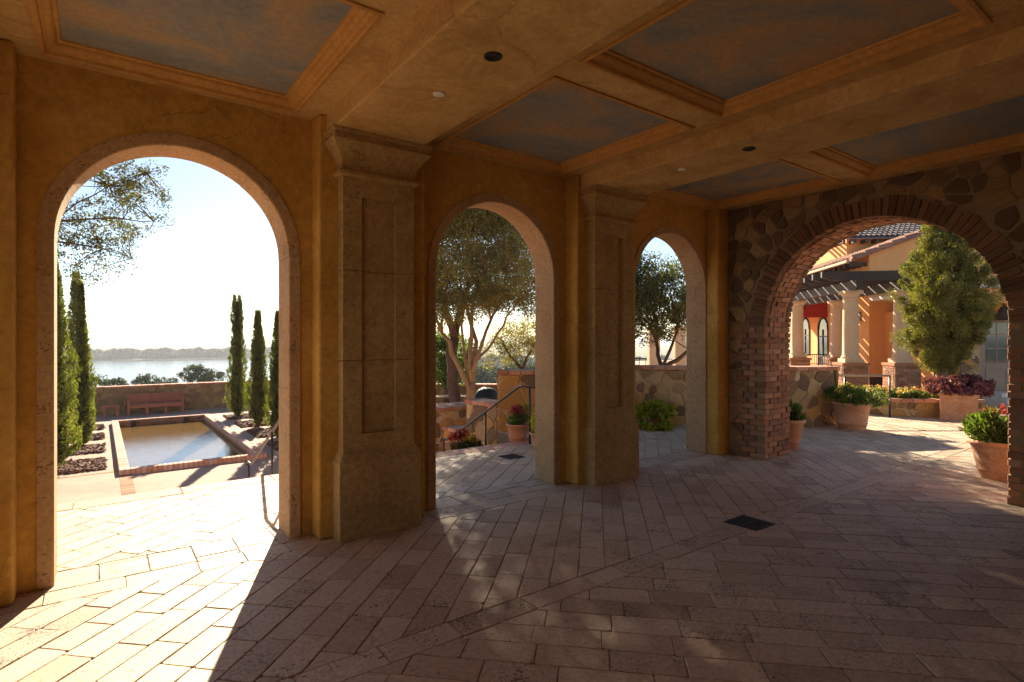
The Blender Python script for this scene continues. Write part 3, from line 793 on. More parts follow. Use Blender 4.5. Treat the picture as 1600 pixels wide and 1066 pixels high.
tree('grey_olive_tree','pale feathery olive tree beyond the parapet on the right','tree',(bx,by,-2.5),
  [((bx,by,-2.6),(bx,by,.2),.13,.1),((bx,by,.2),(bx-.8,by+.5,1.6),.07,.03),((bx,by,.2),(bx+.7,by-.4,1.8),.07,.03)],[((bx,by,1.6),(1.5,1.4,.95),190,.1),((bx-.9,by+.6,1.0),(.9,.8,.6),30,.2)],M['olive'],M['bark_d'],.10,40,.36,twigs=40)
# tree behind the third arch
bx,by=9.75,7.95
tree('dark_crowned_tree','dark low tree with forked trunks behind the curved wall','tree',(bx,by,-.25),
  [((bx+.05,by-.05,-.3),(bx+.12,by-.1,.95),.085,.07),((bx+.12,by-.1,.95),(bx+.75,by-.6,1.55),.055,.035),((bx+.12,by-.1,.95),(bx+.05,by,1.8),.05,.03),((bx+.12,by-.1,.95),(bx+.38,by-.3,1.9),.04,.025),((bx-.42,by+.3,-.3),(bx-.50,by+.35,1.0),.075,.06),
   ((bx-.50,by+.35,1.0),(bx-.95,by+.65,1.5),.05,.03),((bx-.50,by+.35,1.0),(bx-.62,by+.5,1.8),.045,.03),((bx-.42,by+.3,.6),(bx-.9,by+.6,.95),.045,.03),((bx-.9,by+.6,.95),(bx-1.3,by+.95,1.5),.03,.02),((bx+.75,by-.6,1.55),(bx+1.1,by-.85,2.1),.03,.02)],
  [((bx-.25,by+.15,2.45),(1.6,1.4,.90),230,.1),((bx-.7,by+.9,2.85),(1.3,1.2,.75),100,.1)],M['oak'],M['bark_d'],.058,150,.44,clump_r=(.16,.34),twigs=160)
# overhanging tree at the far left of the big arch: trunk out of view beyond the jamb
bx,by=-1.85,10.8
tree('overhanging_tree','loose olive branches hanging into the top left of the big arch','tree',(bx,by,-1.5),
  [((bx,by,-1.6),(bx+.1,by,1.8),.2,.16),((bx+.1,by,1.8),(bx+1.3,by+.3,3.4),.05,.018),((bx+.1,by,1.8),(bx-.6,by,4.2),.10,.05),((bx+1.3,by+.3,3.4),(bx+2.5,by+.5,4.4),.014,.005),((bx+1.3,by+.3,3.4),(bx+2.6,by+.5,3.6),.020,.006),((bx+1.0,by+.2,3.1),(bx+2.3,by+.6,2.95),.018,.006)],
  [((bx,by,4.4),(1.7,1.7,1.3),90,.2),((bx+1.8,by+.35,3.7),(1.05,.8,.66),120,.05),((bx+1.7,by+.4,2.9),(.6,.5,.4),36,.05),((bx+2.3,by+.5,4.25),(.6,.4,.40),36,.05)],M['oak'],M['bark_d'],.052,46,.40,clump_r=(.10,.22),twigs=120,twig_r=.008)

# courtyard conifer: tight rounded tufts
bx,by=14.27,4.06
t = thing('conifer_tree','broad cone shaped golden green conifer growing in the stone bed','tree',(bx,by,.3))
tr=MB(); limb(tr,(bx-.20,by+.14,.2),(bx-.05,by,.95),.13,.10,9,.03); limb(tr,(bx-.05,by,.95),(bx+.1,by-.05,3.2),.10,.02,8,.03); tr.build('trunk',M['bark'],t,smooth=True)
PU=[0,.06,.16,.28,.40,.52,.64,.78,.90,1]; PV=[.22,.42,.66,.86,.97,1.0,.90,.66,.42,.16]
nc=340; u=RNG.uniform(0,1,nc)**1.02; th=RNG.uniform(0,6.28,nc)
pr=np.interp(u,PU,PV)*.80
rr=pr*(1+.15*np.sin(3*th+7*u)+.13*np.sin(5*th-13*u)+.10*np.sin(2*th+23*u))*RNG.uniform(.66,1.10,nc)
cxu=np.interp(u,[0,.2,.5,.8,1],[-.16,-.04,.05,-.06,-.20])
cc=np.stack([bx+.06+cxu*.8+rr*np.cos(th), by-.04-cxu*.6+rr*np.sin(th), .98+u*3.13],1)
P,d=clumps(cc,RNG.uniform(.08,.18,nc)*(1.05-.3*u),430,1.15)
leaf_obj('crown',P,.029,M['conifer'],t,.5,d*6+np.array([0,0,.6]),.5,.05)
sp=[]; sa=[]
for k in range(260):
    uu=RNG.uniform(.05,.97); tt=RNG.uniform(0,6.28); r_=np.interp(uu,PU,PV)*.78
    c0=np.array([bx+.06+r_*.8*math.cos(tt),by-.04+r_*.8*math.sin(tt),.98+uu*3.13]); dd=np.array([math.cos(tt)*.8,math.sin(tt)*.8,.9]); dd/=np.linalg.norm(dd)
    q_=RNG.uniform(0,1,(46,1)); sp.append(c0+dd*q_*RNG.uniform(.18,.32)+RNG.normal(size=(46,3))*.035*(1.1-q_)); sa.append(np.repeat(dd[None],46,0))
leaf_obj('shoots',np.concatenate(sp),.04,M['conifer'],t,.45,np.concatenate(sa),.5,.05)
tb=MB()
for k in range(26):
    uu=.03+.9*k/26; tt=k*2.4; r_=np.interp(uu,PU,PV)*.62
    limb(tb,(bx-.02,by,.55+uu*2.6),(bx+.06+r_*math.cos(tt),by-.04+r_*math.sin(tt),.80+uu*3.1),.03,.008,6,.15,5)
tb.build('limbs',M['bark_d'],t,smooth=True)
m=16000; u=RNG.uniform(0.03,.93,m); th=RNG.uniform(0,6.28,m); rr=np.interp(u,PU,PV)*.60*RNG.uniform(.3,1,m)
leaf_obj('inner_twigs',np.stack([bx+.06+rr*np.cos(th),by-.04+rr*np.sin(th),.98+u*3.0],1),.062,M['conifer'],t,.6)

# ------------------------------------------------------------------ pots and planting
def pot(mb,x,y,z,rt,rb_,h,n=40):
    mb.lathe([(rb_*.97,z),(rb_,z+.012),(rb_+(rt-rb_)*.20,z+h*.20),(rb_+(rt-rb_)*.20+.010,z+h*.22),(rb_+(rt-rb_)*.20+.010,z+h*.25),(rb_+(rt-rb_)*.24,z+h*.27),(rt*.90,z+h*.86),(rt*.985,z+h*.88),(rt*1.01,z+h*.93),(rt,z+h*.99),(rt*.96,z+h),(rt*.88,z+h*.985),(rt*.86,z+h*.88)],(x,y),n,cap=False)
    mb.add([(x+rb_*.97*math.cos(2*math.pi*i/n),y+rb_*.97*math.sin(2*math.pi*i/n),z+.002) for i in range(n)],[tuple(range(n))])
def potted(label,x,y,z,rt,rb_,h,plants,name='flower_pot',group='terracotta flower pots'):
    t=thing(name,label,'potted plant',(x,y,z),group)
    mb=MB(); pot(mb,x,y,z,rt,rb_,h); p=mb.build('pot',M['pot'],t,smooth=True)
    MB().lathe([(.001,z+h*.90),(rt*.87,z+h*.89)],(x,y),24,cap=False).build('soil',M['soil'],t)
    for nm,mt,n,c,r,ls,asp,up in plants:
        cz=(x+c[0],y+c[1],z+h+c[2]); C=ell_points(max(3,n//40),cz,r,.2); P,d=clumps(C,np.full(len(C),.09),40,.8)
        P=P[P[:,2]>z+h*.86] if c[2]>=0 else P
        ax=(P-np.array([x,y,z+h*.7])); ax/=np.linalg.norm(ax,axis=1,keepdims=True); ax[:,2]+=up
        leaf_obj(nm,P,ls,mt,t,asp,ax,.7,.08)
    return t
potted('wide terracotta pot of trailing green leaves and yellow flowers by the rough stone wall',10.72,4.38,0,.31,.215,.475,
   [('foliage',M['green'],3000,(0,0,.10),(.40,.40,.17),.06,.3,.5),('foliage',M['green'],900,(.30,-.25,.0),(.22,.2,.15),.06,.3,.2),('flowers',M['yelfl'],70,(-.1,0,.24),(.3,.3,.06),.035,.8,.3)])
potted('terracotta pot half hidden behind the left brick jamb of the wide archway',8.10,4.15,0,.215,.12,.43,[('foliage',M['green'],900,(0,0,.10),(.15,.15,.15),.07,.45,.9)])
potted('big shaded terracotta pot with red flowers beside the right brick pier',8.28,1.83,0,.29,.17,.44,
   [('foliage',M['green'],2600,(0,0,.13),(.29,.29,.19),.085,.30,.5),('flowers',M['redfl'],120,(-.03,.0,.31),(.25,.25,.05),.035,.8,.3)])
potted('small terracotta pot of red blooms under the handrail by the stair wall',5.27,6.98,0,.185,.125,.27,
   [('foliage',M['green'],500,(0,0,.07),(.14,.14,.10),.07,.3,.8),('flowers',M['redfl'],260,(-.05,0,.20),(.10,.10,.07),.05,.5,.5),('flowers',M['yelfl'],110,(.1,-.05,.22),(.07,.07,.05),.05,.5,.5)])
potted('terracotta pot of tall pale green leaves beside the middle arch jamb',5.12,6.22,0,.17,.11,.25,
   [('foliage',M['lime'],700,(-.0,0,.22),(.11,.11,.24),.11,.38,.3)])
t=potted('low pot of scarlet bromeliads on the stair below the handrail',4.88,7.95,-.5,.16,.12,.22,
   [('foliage',M['oak'],900,(.05,0,.06),(.26,.2,.10),.10,.25,.4),('flowers',M['redfl'],160,(-.08,0,.24),(.16,.1,.08),.09,.3,.8),('flowers',M['yelfl'],50,(.12,0,.2),(.08,.08,.05),.09,.3,.8)])
# trailing plant at the third arch
t=potted('low pot overflowing with lime green trailing leaves against the curved wall',8.05,6.55,0,.16,.12,.24,
   [('foliage',M['lime'],2600,(0,0,.02),(.36,.36,.20),.085,.7,.3),('foliage',M['lime'],900,(-.1,-.12,-.16),(.36,.3,.12),.085,.7,.1)])
# square planter with purple leaves
px,py=13.62,3.62
t=thing('square_planter','square carved terracotta planter filled with bushy purple leaves','planter',(px,py,0))
Mr=Matrix.Translation((px,py,0))@Matrix.Rotation(R(-75),4,'Z')
mb=MB(); mb.box(-.29,.29,-.29,.29,0,.50,Mr); mb.box(-.31,.31,-.31,.31,.47,.53,Mr); mb.box(-.30,.30,-.30,.30,.0,.05,Mr)
q=mb.build('box',M['pot'],t,bevel=.008)
mb=MB()
for (a,b,c,d) in ((-.27,.27,.40,.43),(-.27,.27,.09,.12),(-.27,-.24,.12,.40),(.24,.27,.12,.40)): mb.box(a*.87,b*.87,-.302,-.28,c,d,Mr)
ringp=[Mr@Vector((.10*math.cos(2*math.pi*k/24),-.293,.26+.10*math.sin(2*math.pi*k/24))) for k in range(25)]; mb.tube(ringp,.014,8)
for k in range(6):
    a=2*math.pi*k/6; mb.tube([Mr@Vector((.02*math.cos(a),-.292,.26+.02*math.sin(a))),Mr@Vector((.05*math.cos(a),-.297,.26+.05*math.sin(a))),Mr@Vector((.082*math.cos(a),-.291,.26+.082*math.sin(a)))],[.008,.018,.006],8)
for sg in (-1,1): mb.tube([Mr@Vector((sg*(.11+.08*t_),-.292,.26+.05*math.sin(t_*6.3))) for t_ in (0,.2,.4,.6,.8,1)],[.016,.014,.012,.012,.010,.006],8)
mb.build('relief',M['pot'],q,bevel=.006)
C=ell_points(110,(px+.02,py,.66),(.54,.54,.20),.3); P,d=clumps(C,np.full(110,.10),50,.8)
leaf_obj('foliage',P,.065,M['purple'],t,.6,d*5+np.array([0,0,.6]),.6,.08)
# stone bed with flowers
bedp=[(13.05,5.95),(13.13,4.72),(13.30,4.30),(13.72,3.90),(14.45,3.42)]
stone_wall('bed_curb','low curved stone curb of the courtyard flower bed',bedp,-.02,.36,.22,.17,seed=41)
sm=MB(); sm.add([(x,y,.27) for x,y in [(13.2,5.95),(13.33,4.76),(13.5,4.45),(13.85,4.1),(14.55,3.6),(15.3,4.2),(14.6,6.0)]],[tuple(range(7))]); tag(sm.build('bed_soil',M['soil']),kind='structure')
fl=thing('bed_flowers','low mixed flowers red white and yellow filling the stone bed','flowers',(13.6,4.8,.27))
C=np.concatenate([ell_points(90,(13.62,4.75,.40),(.35,.75,.10),0),ell_points(50,(14.2,4.15,.40),(.35,.35,.09),0),ell_points(30,(13.5,5.6,.40),(.3,.4,.1),0)])
P,d=clumps(C,np.full(len(C),.09),34,.7); leaf_obj('foliage',P,.06,M['green'],fl,.5,d*5+np.array([0,0,.8]),.6,.05)
P,d=clumps(C+np.array([0,0,.08]),np.full(len(C),.10),4,.5); leaf_obj('blossoms',P,.055,M['mixfl'],fl,.9,None)

# ------------------------------------------------------------------ handrails, drains
def rail(label,pts,posts,group,r=.018,mt='iron'):
    t=thing('handrail',label,'handrail',posts[0][0],group)
    MB().tube(pts,r,10).build('top_rail',M[mt],t,smooth=True)
    for a,b in posts: MB().tube([a,b],r*.85,10).build('post',M['iron'],t,smooth=True)
def stair_rail(X,label):
    pts=[(X,6.50,.86),(X,6.86,.862),(X,6.93,.845),(X,9.10,-.285),(X,9.16,-.305),(X,9.34,-.305),(X,9.37,-.32),(X,9.37,-.36)]
    rail(label,pts,[((X,6.66,-.02),(X,6.66,.85)),((X,7.86,-.66),(X,7.86,.36)),((X,9.28,-1.2),(X,9.28,-.315))],'iron handrails down the terrace steps')
stair_rail(1.85,'black iron handrail at the right jamb of the big arch')
stair_rail(5.26,'black iron handrail in front of the stepped stone wall')
rail('iron rail with sun glint coloured onto its top between the courtyard bed and the stone wall',[(12.9,4.56,.84),(12.35,4.97,.845),(11.2,5.82,.85)],[((12.9,4.56,-.02),(12.9,4.56,.845)),((12.17,5.10,-.02),(12.17,5.10,.835)),((11.25,5.78,-.02),(11.25,5.78,.84))],None,.022,'taupe')  # taupe top rail imitates sun glint on the iron
def drain(x,y,ang,label,s=.19):
    t=thing('drain_grate',label,'drain',(x,y,0),'floor drain grates'); Mx=Matrix.Translation((x,y,0))@Matrix.Rotation(R(ang),4,'Z')
    f=MB(); 
    for a in ((-s,s,-s,-s+.02),(-s,s,s-.02,s),(-s,-s+.02,-s+.02,s-.02),(s-.02,s,-s+.02,s-.02)): f.box(a[0],a[1],a[2],a[3],-.004,.0065,Mx)
    f.box(-s+.02,s-.02,-s+.02,s-.02,-.004,.0025,Mx)
    f.build('frame',M['drain'],t)
    g=MB(); k=-s+.034
    while k<s-.03:
        g.box(k,k+.012,-s+.02,s-.02,.0025,.006,Mx); k+=.026
    g.box(-s+.02,s-.02,-.008,.008,.0026,.0062,Mx)
    g.build('grating',M['drain'],t)
drain(4.53,2.67,0,'square dark drain grate on the shaded floor of the arcade',.15)
drain(4.48,6.07,0,'square dark drain grate outside the middle arch',.13)

# ------------------------------------------------------------------ pool, beds, bench
p=thing('reflecting_pool','rectangular reflecting pool with a red brick coping and brown rippled water','pool',((PX0+PX1)/2,PY0,-1.5))
cw=.20; zc=-1.375
cop=MB()
def coprow(x0,x1,y0,y1,along):
    k=(x0 if along=='x' else y0); e=(x1 if along=='x' else y1)
    while k<e-.02:
        l=min(.105,e-k); zz=zc+random.uniform(-.003,.003)
        if along=='x': cop.box(k+.004,k+l-.004,y0,y1,-1.52,zz)
        else: cop.box(x0,x1,k+.004,k+l-.004,-1.52,zz)
        k+=l
coprow(PX0,PX1,PY0,PY0+cw,'x'); coprow(PX0,PX1,PY1-cw,PY1,'x'); coprow(PX0,PX0+cw,PY0+cw,PY1-cw,'y'); coprow(PX1-cw,PX1,PY0+cw,PY1-cw,'y')
cop.build('coping',M['coping'],p,bevel=.01)
wl=MB(); a0,a1,b0,b1=PX0+cw,PX1-cw,PY0+cw,PY1-cw
wl.box(a0-.12,a0-.02,b0-.1,b1+.1,-2.3,-1.40); wl.box(a1+.02,a1+.12,b0-.1,b1+.1,-2.3,-1.40); wl.box(a0-.02,a1+.02,b0-.12,b0-.02,-2.3,-1.40); wl.box(a0-.02,a1+.02,b1+.02,b1+.12,-2.3,-1.40); wl.box(a0-.1,a1+.1,b0-.1,b1+.1,-2.4,-2.3)
wl.build('pool_wall',M['brick'],p)
bc=MB()
for row in range(4):
    k=a0+(.05 if row%2 else 0)
    while k<a1-.05:
        bc.box(k+.004,min(k+.2,a1)-.004,b1-.03,b1+.02,-1.375-.075*(row+1)-.005+.01,-1.375-.075*row-.012); k+=.2
bc.build('inner_brick_face',M['brick'],p)
MB().quad((a0-.02,b0-.02,-1.60),(a1+.02,b0-.02,-1.60),(a1+.02,b1+.02,-1.60),(a0-.02,b1+.02,-1.60)).build('pool_water',M['pool'],p)
for x in (1.02,2.68):
    s_=MB(); s_.box(x-.075,x+.075,b1-.10,b1-.031,-1.60,-1.42); s_.box(x-.06,x+.06,b1-.14,b1-.10,-1.56,-1.53); s_.build('spout',M['iron'],p,bevel=.01)
# brick paving strip, mulch beds
bs=MB(); k=12.6
while k<15.38:
    bs.box(.37,.60,k+.004,k+.10,-1.52,-1.494); k+=.104
k=-.95
while k<.30:
    bs.box(k+.004,k+.2,15.88,16.0,-1.52,-1.494); k+=.204
tag(bs.build('brick_strip',M['brick']),kind='structure')
mbeds=[(-1.5,.15,16.28,17.82),(-1.5,.15,18.75,20.18),(-1.5,.15,21.2,22.4),(-1.5,.15,23.45,24.7),(3.95,5.6,16.28,17.5),(3.95,5.6,18.6,20.3),(3.95,5.6,21.1,22.5),(3.95,5.6,23.4,24.7)]
cv=[];n_=0
bm_=MB()
for x0,x1,y0,y1 in mbeds:
    bm_.box(x0,x1,y0,y1,-1.52,-1.492)
    for i in range(int((x1-x0)*(y1-y0)*420)):
        c=Vector((random.uniform(x0+.04,x1-.04),random.uniform(y0+.04,y1-.04),-1.48+random.uniform(0,.03))); l=random.uniform(.03,.09); a=random.uniform(0,6.28); el=random.uniform(-.4,.4)
        d1=Vector((math.cos(a)*math.cos(el),math.sin(a)*math.cos(el),math.sin(el)))*l; d2=d1.cross(Vector((random.gauss(0,.4),random.gauss(0,.4),1))).normalized()*random.uniform(.012,.03); d3=Vector((0,0,.01))
        bm_.add([c-d1-d2,c+d1-d2,c+d1+d2,c-d1+d2,c-d1-d2+d3,c+d1-d2+d3,c+d1+d2+d3,c-d1+d2+d3],[(4,5,6,7),(0,1,5,4),(2,3,7,6),(1,2,6,5),(3,0,4,7)])
tag(bm_.build('mulch',M['mulch']),kind='stuff')
# bench
bx0,bx1,byf,zb0=.92,2.87,27.05,-1.5
b=thing('garden_bench','long red wooden slatted bench with arms against the lake wall','bench',((bx0+bx1)/2,byf,zb0))
s_=MB()
for k in range(4): s_.box(bx0,bx1,byf+.02+k*.115,byf+.12+k*.115,zb0+.40,zb0+.43)
s_.build('seat',M['redwood'],b,bevel=.005)
MB().box(bx0,bx1,byf-.012,byf+.018,zb0+.29,zb0+.398).build('apron',M['redwood'],b,bevel=.004)
s_=MB()
for k in range(5): s_.box(bx0,bx1,byf+.51+.012*k,byf+.535+.012*k,zb0+.45+k*.075,zb0+.51+k*.075)
s_.build('backrest',M['redwood'],b,bevel=.004)
for x in (bx0,bx0+.635,bx0+1.28,bx1-.065):
    MB().box(x,x+.065,byf-.045,byf-.013,zb0,zb0+(.40 if bx0<x<bx1-.1 else .60)).build('leg',M['redwood'],b,bevel=.004)
    m_=MB(); m_.box(x,x+.065,byf+.565,byf+.61,zb0,zb0+.42); m_.rings([[(x+u,byf+.565+v+.07*(z-.42),zb0+z) for u,v in ((0,0),(.065,0),(.065,.04),(0,.04))] for z in (.422,.86)]); m_.build('back_post',M['redwood'],b)
for x in (bx0-.01,bx1-.075): MB().box(x,x+.085,byf-.08,byf+.58,zb0+.602,zb0+.635).build('armrest',M['redwood'],b,bevel=.006)
b=thing('side_table','small low red wooden table beside the long bench','table',(.37,27.05,zb0))
MB().box(.10,.66,26.85,27.35,zb0+.42,zb0+.465).build('tabletop',M['redwood'],b,bevel=.006)
for x in (.14,.55):
    for y in (26.9,27.23): MB().box(x,x+.075,y,y+.075,zb0,zb0+.42).build('leg',M['redwood'],b)
# picnic table and covered barrel beyond the stairs
tx,ty=10.6,18.75; Mt=Matrix.Translation((tx,ty,-1.5))@Matrix.Rotation(R(-32),4,'Z')
b=thing('picnic_table','weathered wooden picnic table with benches left of the pale trunk','table',(tx,ty,-1.5))
s_=MB()
for k in range(5): s_.box(-1.0,1.0,-.38+k*.155,-.24+k*.155,.86,.90,Mt)
s_.build('tabletop',M['wood'],b)
for sg in (-1,1): MB().box(-1.0,1.0,sg*.72-.14,sg*.72+.14,.44,.475,Mt).build('bench_plank',M['wood'],b)
for x in (-.75,.75):
    l=MB()
    for sg in (-1,1): l.tube([Mt@Vector((x,sg*.75,0)),Mt@Vector((x,sg*.22,.86))],.05,6)
    l.box(x-.03,x+.03,-.8,.8,.36,.43,Mt); l.build('leg_frame',M['wood'],b)
dx_,dy_=11.15,16.6
b=thing('covered_grill','round grill under a black domed fabric cover beside the pale trunk','grill',(dx_,dy_,-1.5))
c_=MB(); n=48; rs=[]
for r_,z in ((.40,-1.48),(.43,-.95),(.46,-.62),(.455,-.52),(.42,-.40),(.35,-.28),(.25,-.20),(.13,-.155),(.03,-.14),(.025,-.11),(.001,-.105)):
    rs.append([(dx_+r_*(1+(.05 if r_>.05 else 0)*(abs(math.cos(4*2*math.pi*i/n))-.6))*math.cos(2*math.pi*i/n), dy_+r_*(1+(.05 if r_>.05 else 0)*(abs(math.cos(4*2*math.pi*i/n))-.6))*math.sin(2*math.pi*i/n), z) for i in range(n)])
c_.rings(rs).build('cover',M['cover'],b,smooth=True)
MB().lathe([(.09,-1.5),(.09,-1.4),(.03,-1.39)],(dx_-.9,dy_+.7),16).build('post_foot',M['iron'],b)

# ------------------------------------------------------------------ house across the courtyard, turned 45 degrees
OX,OY=16.2,6.65; q7=math.sqrt(.5)
HM=Matrix.Translation((OX,OY,0))@Matrix.Rotation(R(-45),4,'Z')
def H(a,b,z=0): return HM@Vector((a,b,z))
def hbox(mb,a0,a1,b0,b1,z0,z1): return mb.box(a0,a1,b0,b1,z0,z1,HM)
# pergola
pg=thing('pergola','dark timber pergola on paired cream stone columns with brick pedestals','pergola',H(.6,4))
def brickmesh_block(mb,a0,a1,b0,b1,z0,z1,h=.075):
    nz=int((z1-z0)/h)
    for k in range(nz):
        za,zb2=z0+(z1-z0)*k/nz,z0+(z1-z0)*(k+1)/nz
        for face in range(4):
            e0,e1=(a0,a1) if face%2==0 else (b0,b1)
            e=e0-(.1 if k%2 else 0)
            while e<e1-.01:
                s0,s1=max(e,e0),min(e+.2,e1)
                if s1-s0>.03:
                    pr=random.uniform(0,.007)
                    if face==0: hbox(mb,s0+.005,s1-.005,b0-pr,b0+.05,za+.005,zb2-.005)
                    elif face==2: hbox(mb,s0+.005,s1-.005,b1-.05,b1+pr,za+.005,zb2-.005)
                    elif face==1: hbox(mb,a0-pr,a0+.05,s0+.055 if s0==e0 else s0+.005,s1-.055 if s1==e1 else s1-.005,za+.005,zb2-.005)
                    else: hbox(mb,a1-.05,a1+pr,s0+.055 if s0==e0 else s0+.005,s1-.055 if s1==e1 else s1-.005,za+.005,zb2-.005)
                e+=.2
    
def column(a,b,sz=.315):
    c=H(a,b); m_=MB(); z0=.95
    prof=[(.225,z0+.105),(.232,z0+.13),(.225,z0+.16),(.205,z0+.175),(.20,z0+.20)]
    for za,zb2 in ((z0+.20,1.70),(1.70,2.18),(2.18,2.62)):
        prof+=[(.198-.012*(za-1.1),za+.004),(.198-.012*(zb2-1.1),zb2-.004),(.191-.012*(zb2-1.1),zb2)]
    prof+=[(.182,2.64),(.205,2.66),(.186,2.68),(.186,2.70),(.215,2.76),(.225,2.775)]
    m_.lathe(prof,(c.x,c.y),40)
    col=m_.build('column',M['cream'],pg); col.data.polygons.foreach_set('use_smooth',[len(f.vertices)<5 for f in col.data.polygons])
    col.modifiers.new('es','EDGE_SPLIT').split_angle=R(50)
    cp=MB(); hbox(cp,a-.225,a+.225,b-.225,b+.225,2.775,2.87); cp.build('capital',M['cream'],col,bevel=.008)
    pl=MB(); hbox(pl,a-.23,a+.23,b-.23,b+.23,z0,z0+.105); pl.build('plinth',M['cream'],col,bevel=.008)
    pc=MB(); hbox(pc,a-sz+.01,a+sz-.01,b-sz+.01,b+sz-.01,-.02,z0-.065); pc.build('mortar_core',M['mortar'],col)
    pb=MB(); brickmesh_block(pb,a-sz,a+sz,b-sz,b+sz,-.02,z0-.07); hbox(pb,a-sz-.02,a+sz+.02,b-sz-.02,b+sz+.02,z0-.07,z0-.001); pb.build('pedestal',M['brick'],col)
for b_ in (0,4,8):
    for a_ in (0,1.25): column(a_,b_)
for a_ in (0,1.25):
    m_=MB(); hbox(m_,a_-.09,a_+.09,-.55,9.2,2.872,3.12); m_.build('beam',M['darkwood'],pg,bevel=.006)
k=-.32
while k<9.2:
    m_=MB(); prof=[(-.85,3.20),(-.85,3.36),(2.18,3.36),(2.18,3.122),(-.55,3.122),(-.66,3.14),(-.74,3.18)]
    n=len(prof); vs=[H(a,k-.045,z) for a,z in prof]+[H(a,k+.045,z) for a,z in prof]
    m_.add(vs,[tuple(range(n)),tuple(range(2*n-1,n-1,-1))]+[(i,(i+1)%n,n+(i+1)%n,n+i) for i in range(n)]); m_.build('rafter',M['darkwood'],pg)
    k+=.62
# pergola railing
rl=thing('iron_railing','short black iron railing between the pergola columns','railing',H(.6,4))
m_=MB(); hbox(m_,.3,.95,3.98,4.02,1.04,1.07); hbox(m_,.3,.95,3.98,4.02,.72,.75); m_.build('rail_bars',M['iron'],rl)
m_=MB()
for i in range(10): hbox(m_,.33+i*.066,.345+i*.066,3.992,4.008,.75,1.04)
m_.build('balusters',M['iron'],rl)
# house
hs=thing('house','peach stucco house with clay tile roofs and a red awning','house',H(4,6))
A0,B0=2.2,3.9
m_=MB()
# gabled block: front face with rake, long left side
def zr(a): return 4.36+.37*(a-A0)
def prism_ab(m_,poly,b0,b1):
    n=len(poly); vs=[H(a,b0,z) for a,z in poly]+[H(a,b1,z) for a,z in poly]
    m_.add(vs,[tuple(range(n)),tuple(range(2*n-1,n-1,-1))]+[(i,(i+1)%n,n+(i+1)%n,n+i) for i in range(n)])
prism_ab(m_,[(A0,-.02),(9,-.02),(9,zr(5.6)-.37*3.4),(5.6,zr(5.6)),(A0,zr(A0))],B0,16)
wall=m_.build('wall',M['peach'],hs)
m_=MB(); hbox(m_,A0+.0,9,B0-.03,B0-.001,-.02,.32); m_.build('dark_plinth',M['darkwood'],hs)
# tile roof, rows of barrels running up the slope
def tile_roof(m_,a_lo,a_hi,zlo,slope,b0,b1,sp=.21,rr=.085,L=.36):
    b=b0; th=math.atan(slope); row=0
    while b<b1:
        a=a_lo
        while a<a_hi-.05:
            e=min(a+L,a_hi); n=7; r0,r1=rr*1.08,rr*.93
            ring=lambda aa,r,dz:[H(aa-math.sin(th)*r*math.sin(math.pi*i/(n-1))*.0, b+r*math.cos(math.pi*i/(n-1)), zlo+slope*(aa-a_lo)+dz+r*math.sin(math.pi*i/(n-1))) for i in range(n)]
            dz0=.028+random.uniform(0,.01); R0=ring(a,r0,dz0); R1=ring(e+.04,r1,.0)
            R0i=ring(a,r0-.02,dz0)
            vs=R0+R1+R0i; fs=[(i,i+1,n+i+1,n+i) for i in range(n-1)]+[(i,i+1,2*n+i+1,2*n+i) for i in range(n-1)]
            m_.add(vs,fs); a=e
        b+=sp; row+=1
    # pans under the barrels
    m_.add([H(a_lo-.02,b0-.1,zlo-.015),H(a_hi,b0-.1,zlo+slope*(a_hi-a_lo)-.015),H(a_hi,b1,zlo+slope*(a_hi-a_lo)-.015),H(a_lo-.02,b1,zlo-.015),H(a_lo-.02,b0-.1,zlo-.06),H(a_hi,b0-.1,zlo+slope*(a_hi-a_lo)-.06),H(a_hi,b1,zlo+slope*(a_hi-a_lo)-.06),H(a_lo-.02,b1,zlo-.06)],[(0,1,2,3),(7,6,5,4),(0,4,5,1),(1,5,6,2),(2,6,7,3),(3,7,4,0)])
m_=MB(); tile_roof(m_,A0-.62,5.6,zr(A0-.62)+.06,.37,B0-.12,16); 
rf=m_.build('roof',M['tile'],hs,smooth=False)
# bigger rake tiles along the gable edge
m_=MB(); a=A0-.62
while a<5.5:
    n=9; r=.12
    f0=[H(a,B0-.14+r*math.cos(math.pi*i/(n-1)*1.15-.3),zr(a)+.075+.02+r*math.sin(math.pi*i/(n-1)*1.15-.3)) for i in range(n)]
    f1=[H(a+.45,B0-.14+r*.9*math.cos(math.pi*i/(n-1)*1.15-.3),zr(a+.45)+.065+r*.9*math.sin(math.pi*i/(n-1)*1.15-.3)) for i in range(n)]
    m_.rings([f0,f1]); a+=.40
m_.build('rake_tiles',M['tile'],rf)
m_=MB(); b=B0+.15
while b<15.8:
    m_.box(A0-.52,A0+.02,b,b+.09,zr(A0-.4)-.20,zr(A0-.4)-.06,HM); b+=.42
m_.build('rafter_tails',M['darkwood'],rf)
m_=MB(); hbox(m_,A0-.72,A0-.62,B0-.05,16,zr(A0-.62)-.02,zr(A0-.62)+.07); m_.build('gutter',M['cream'],rf,bevel=.02)
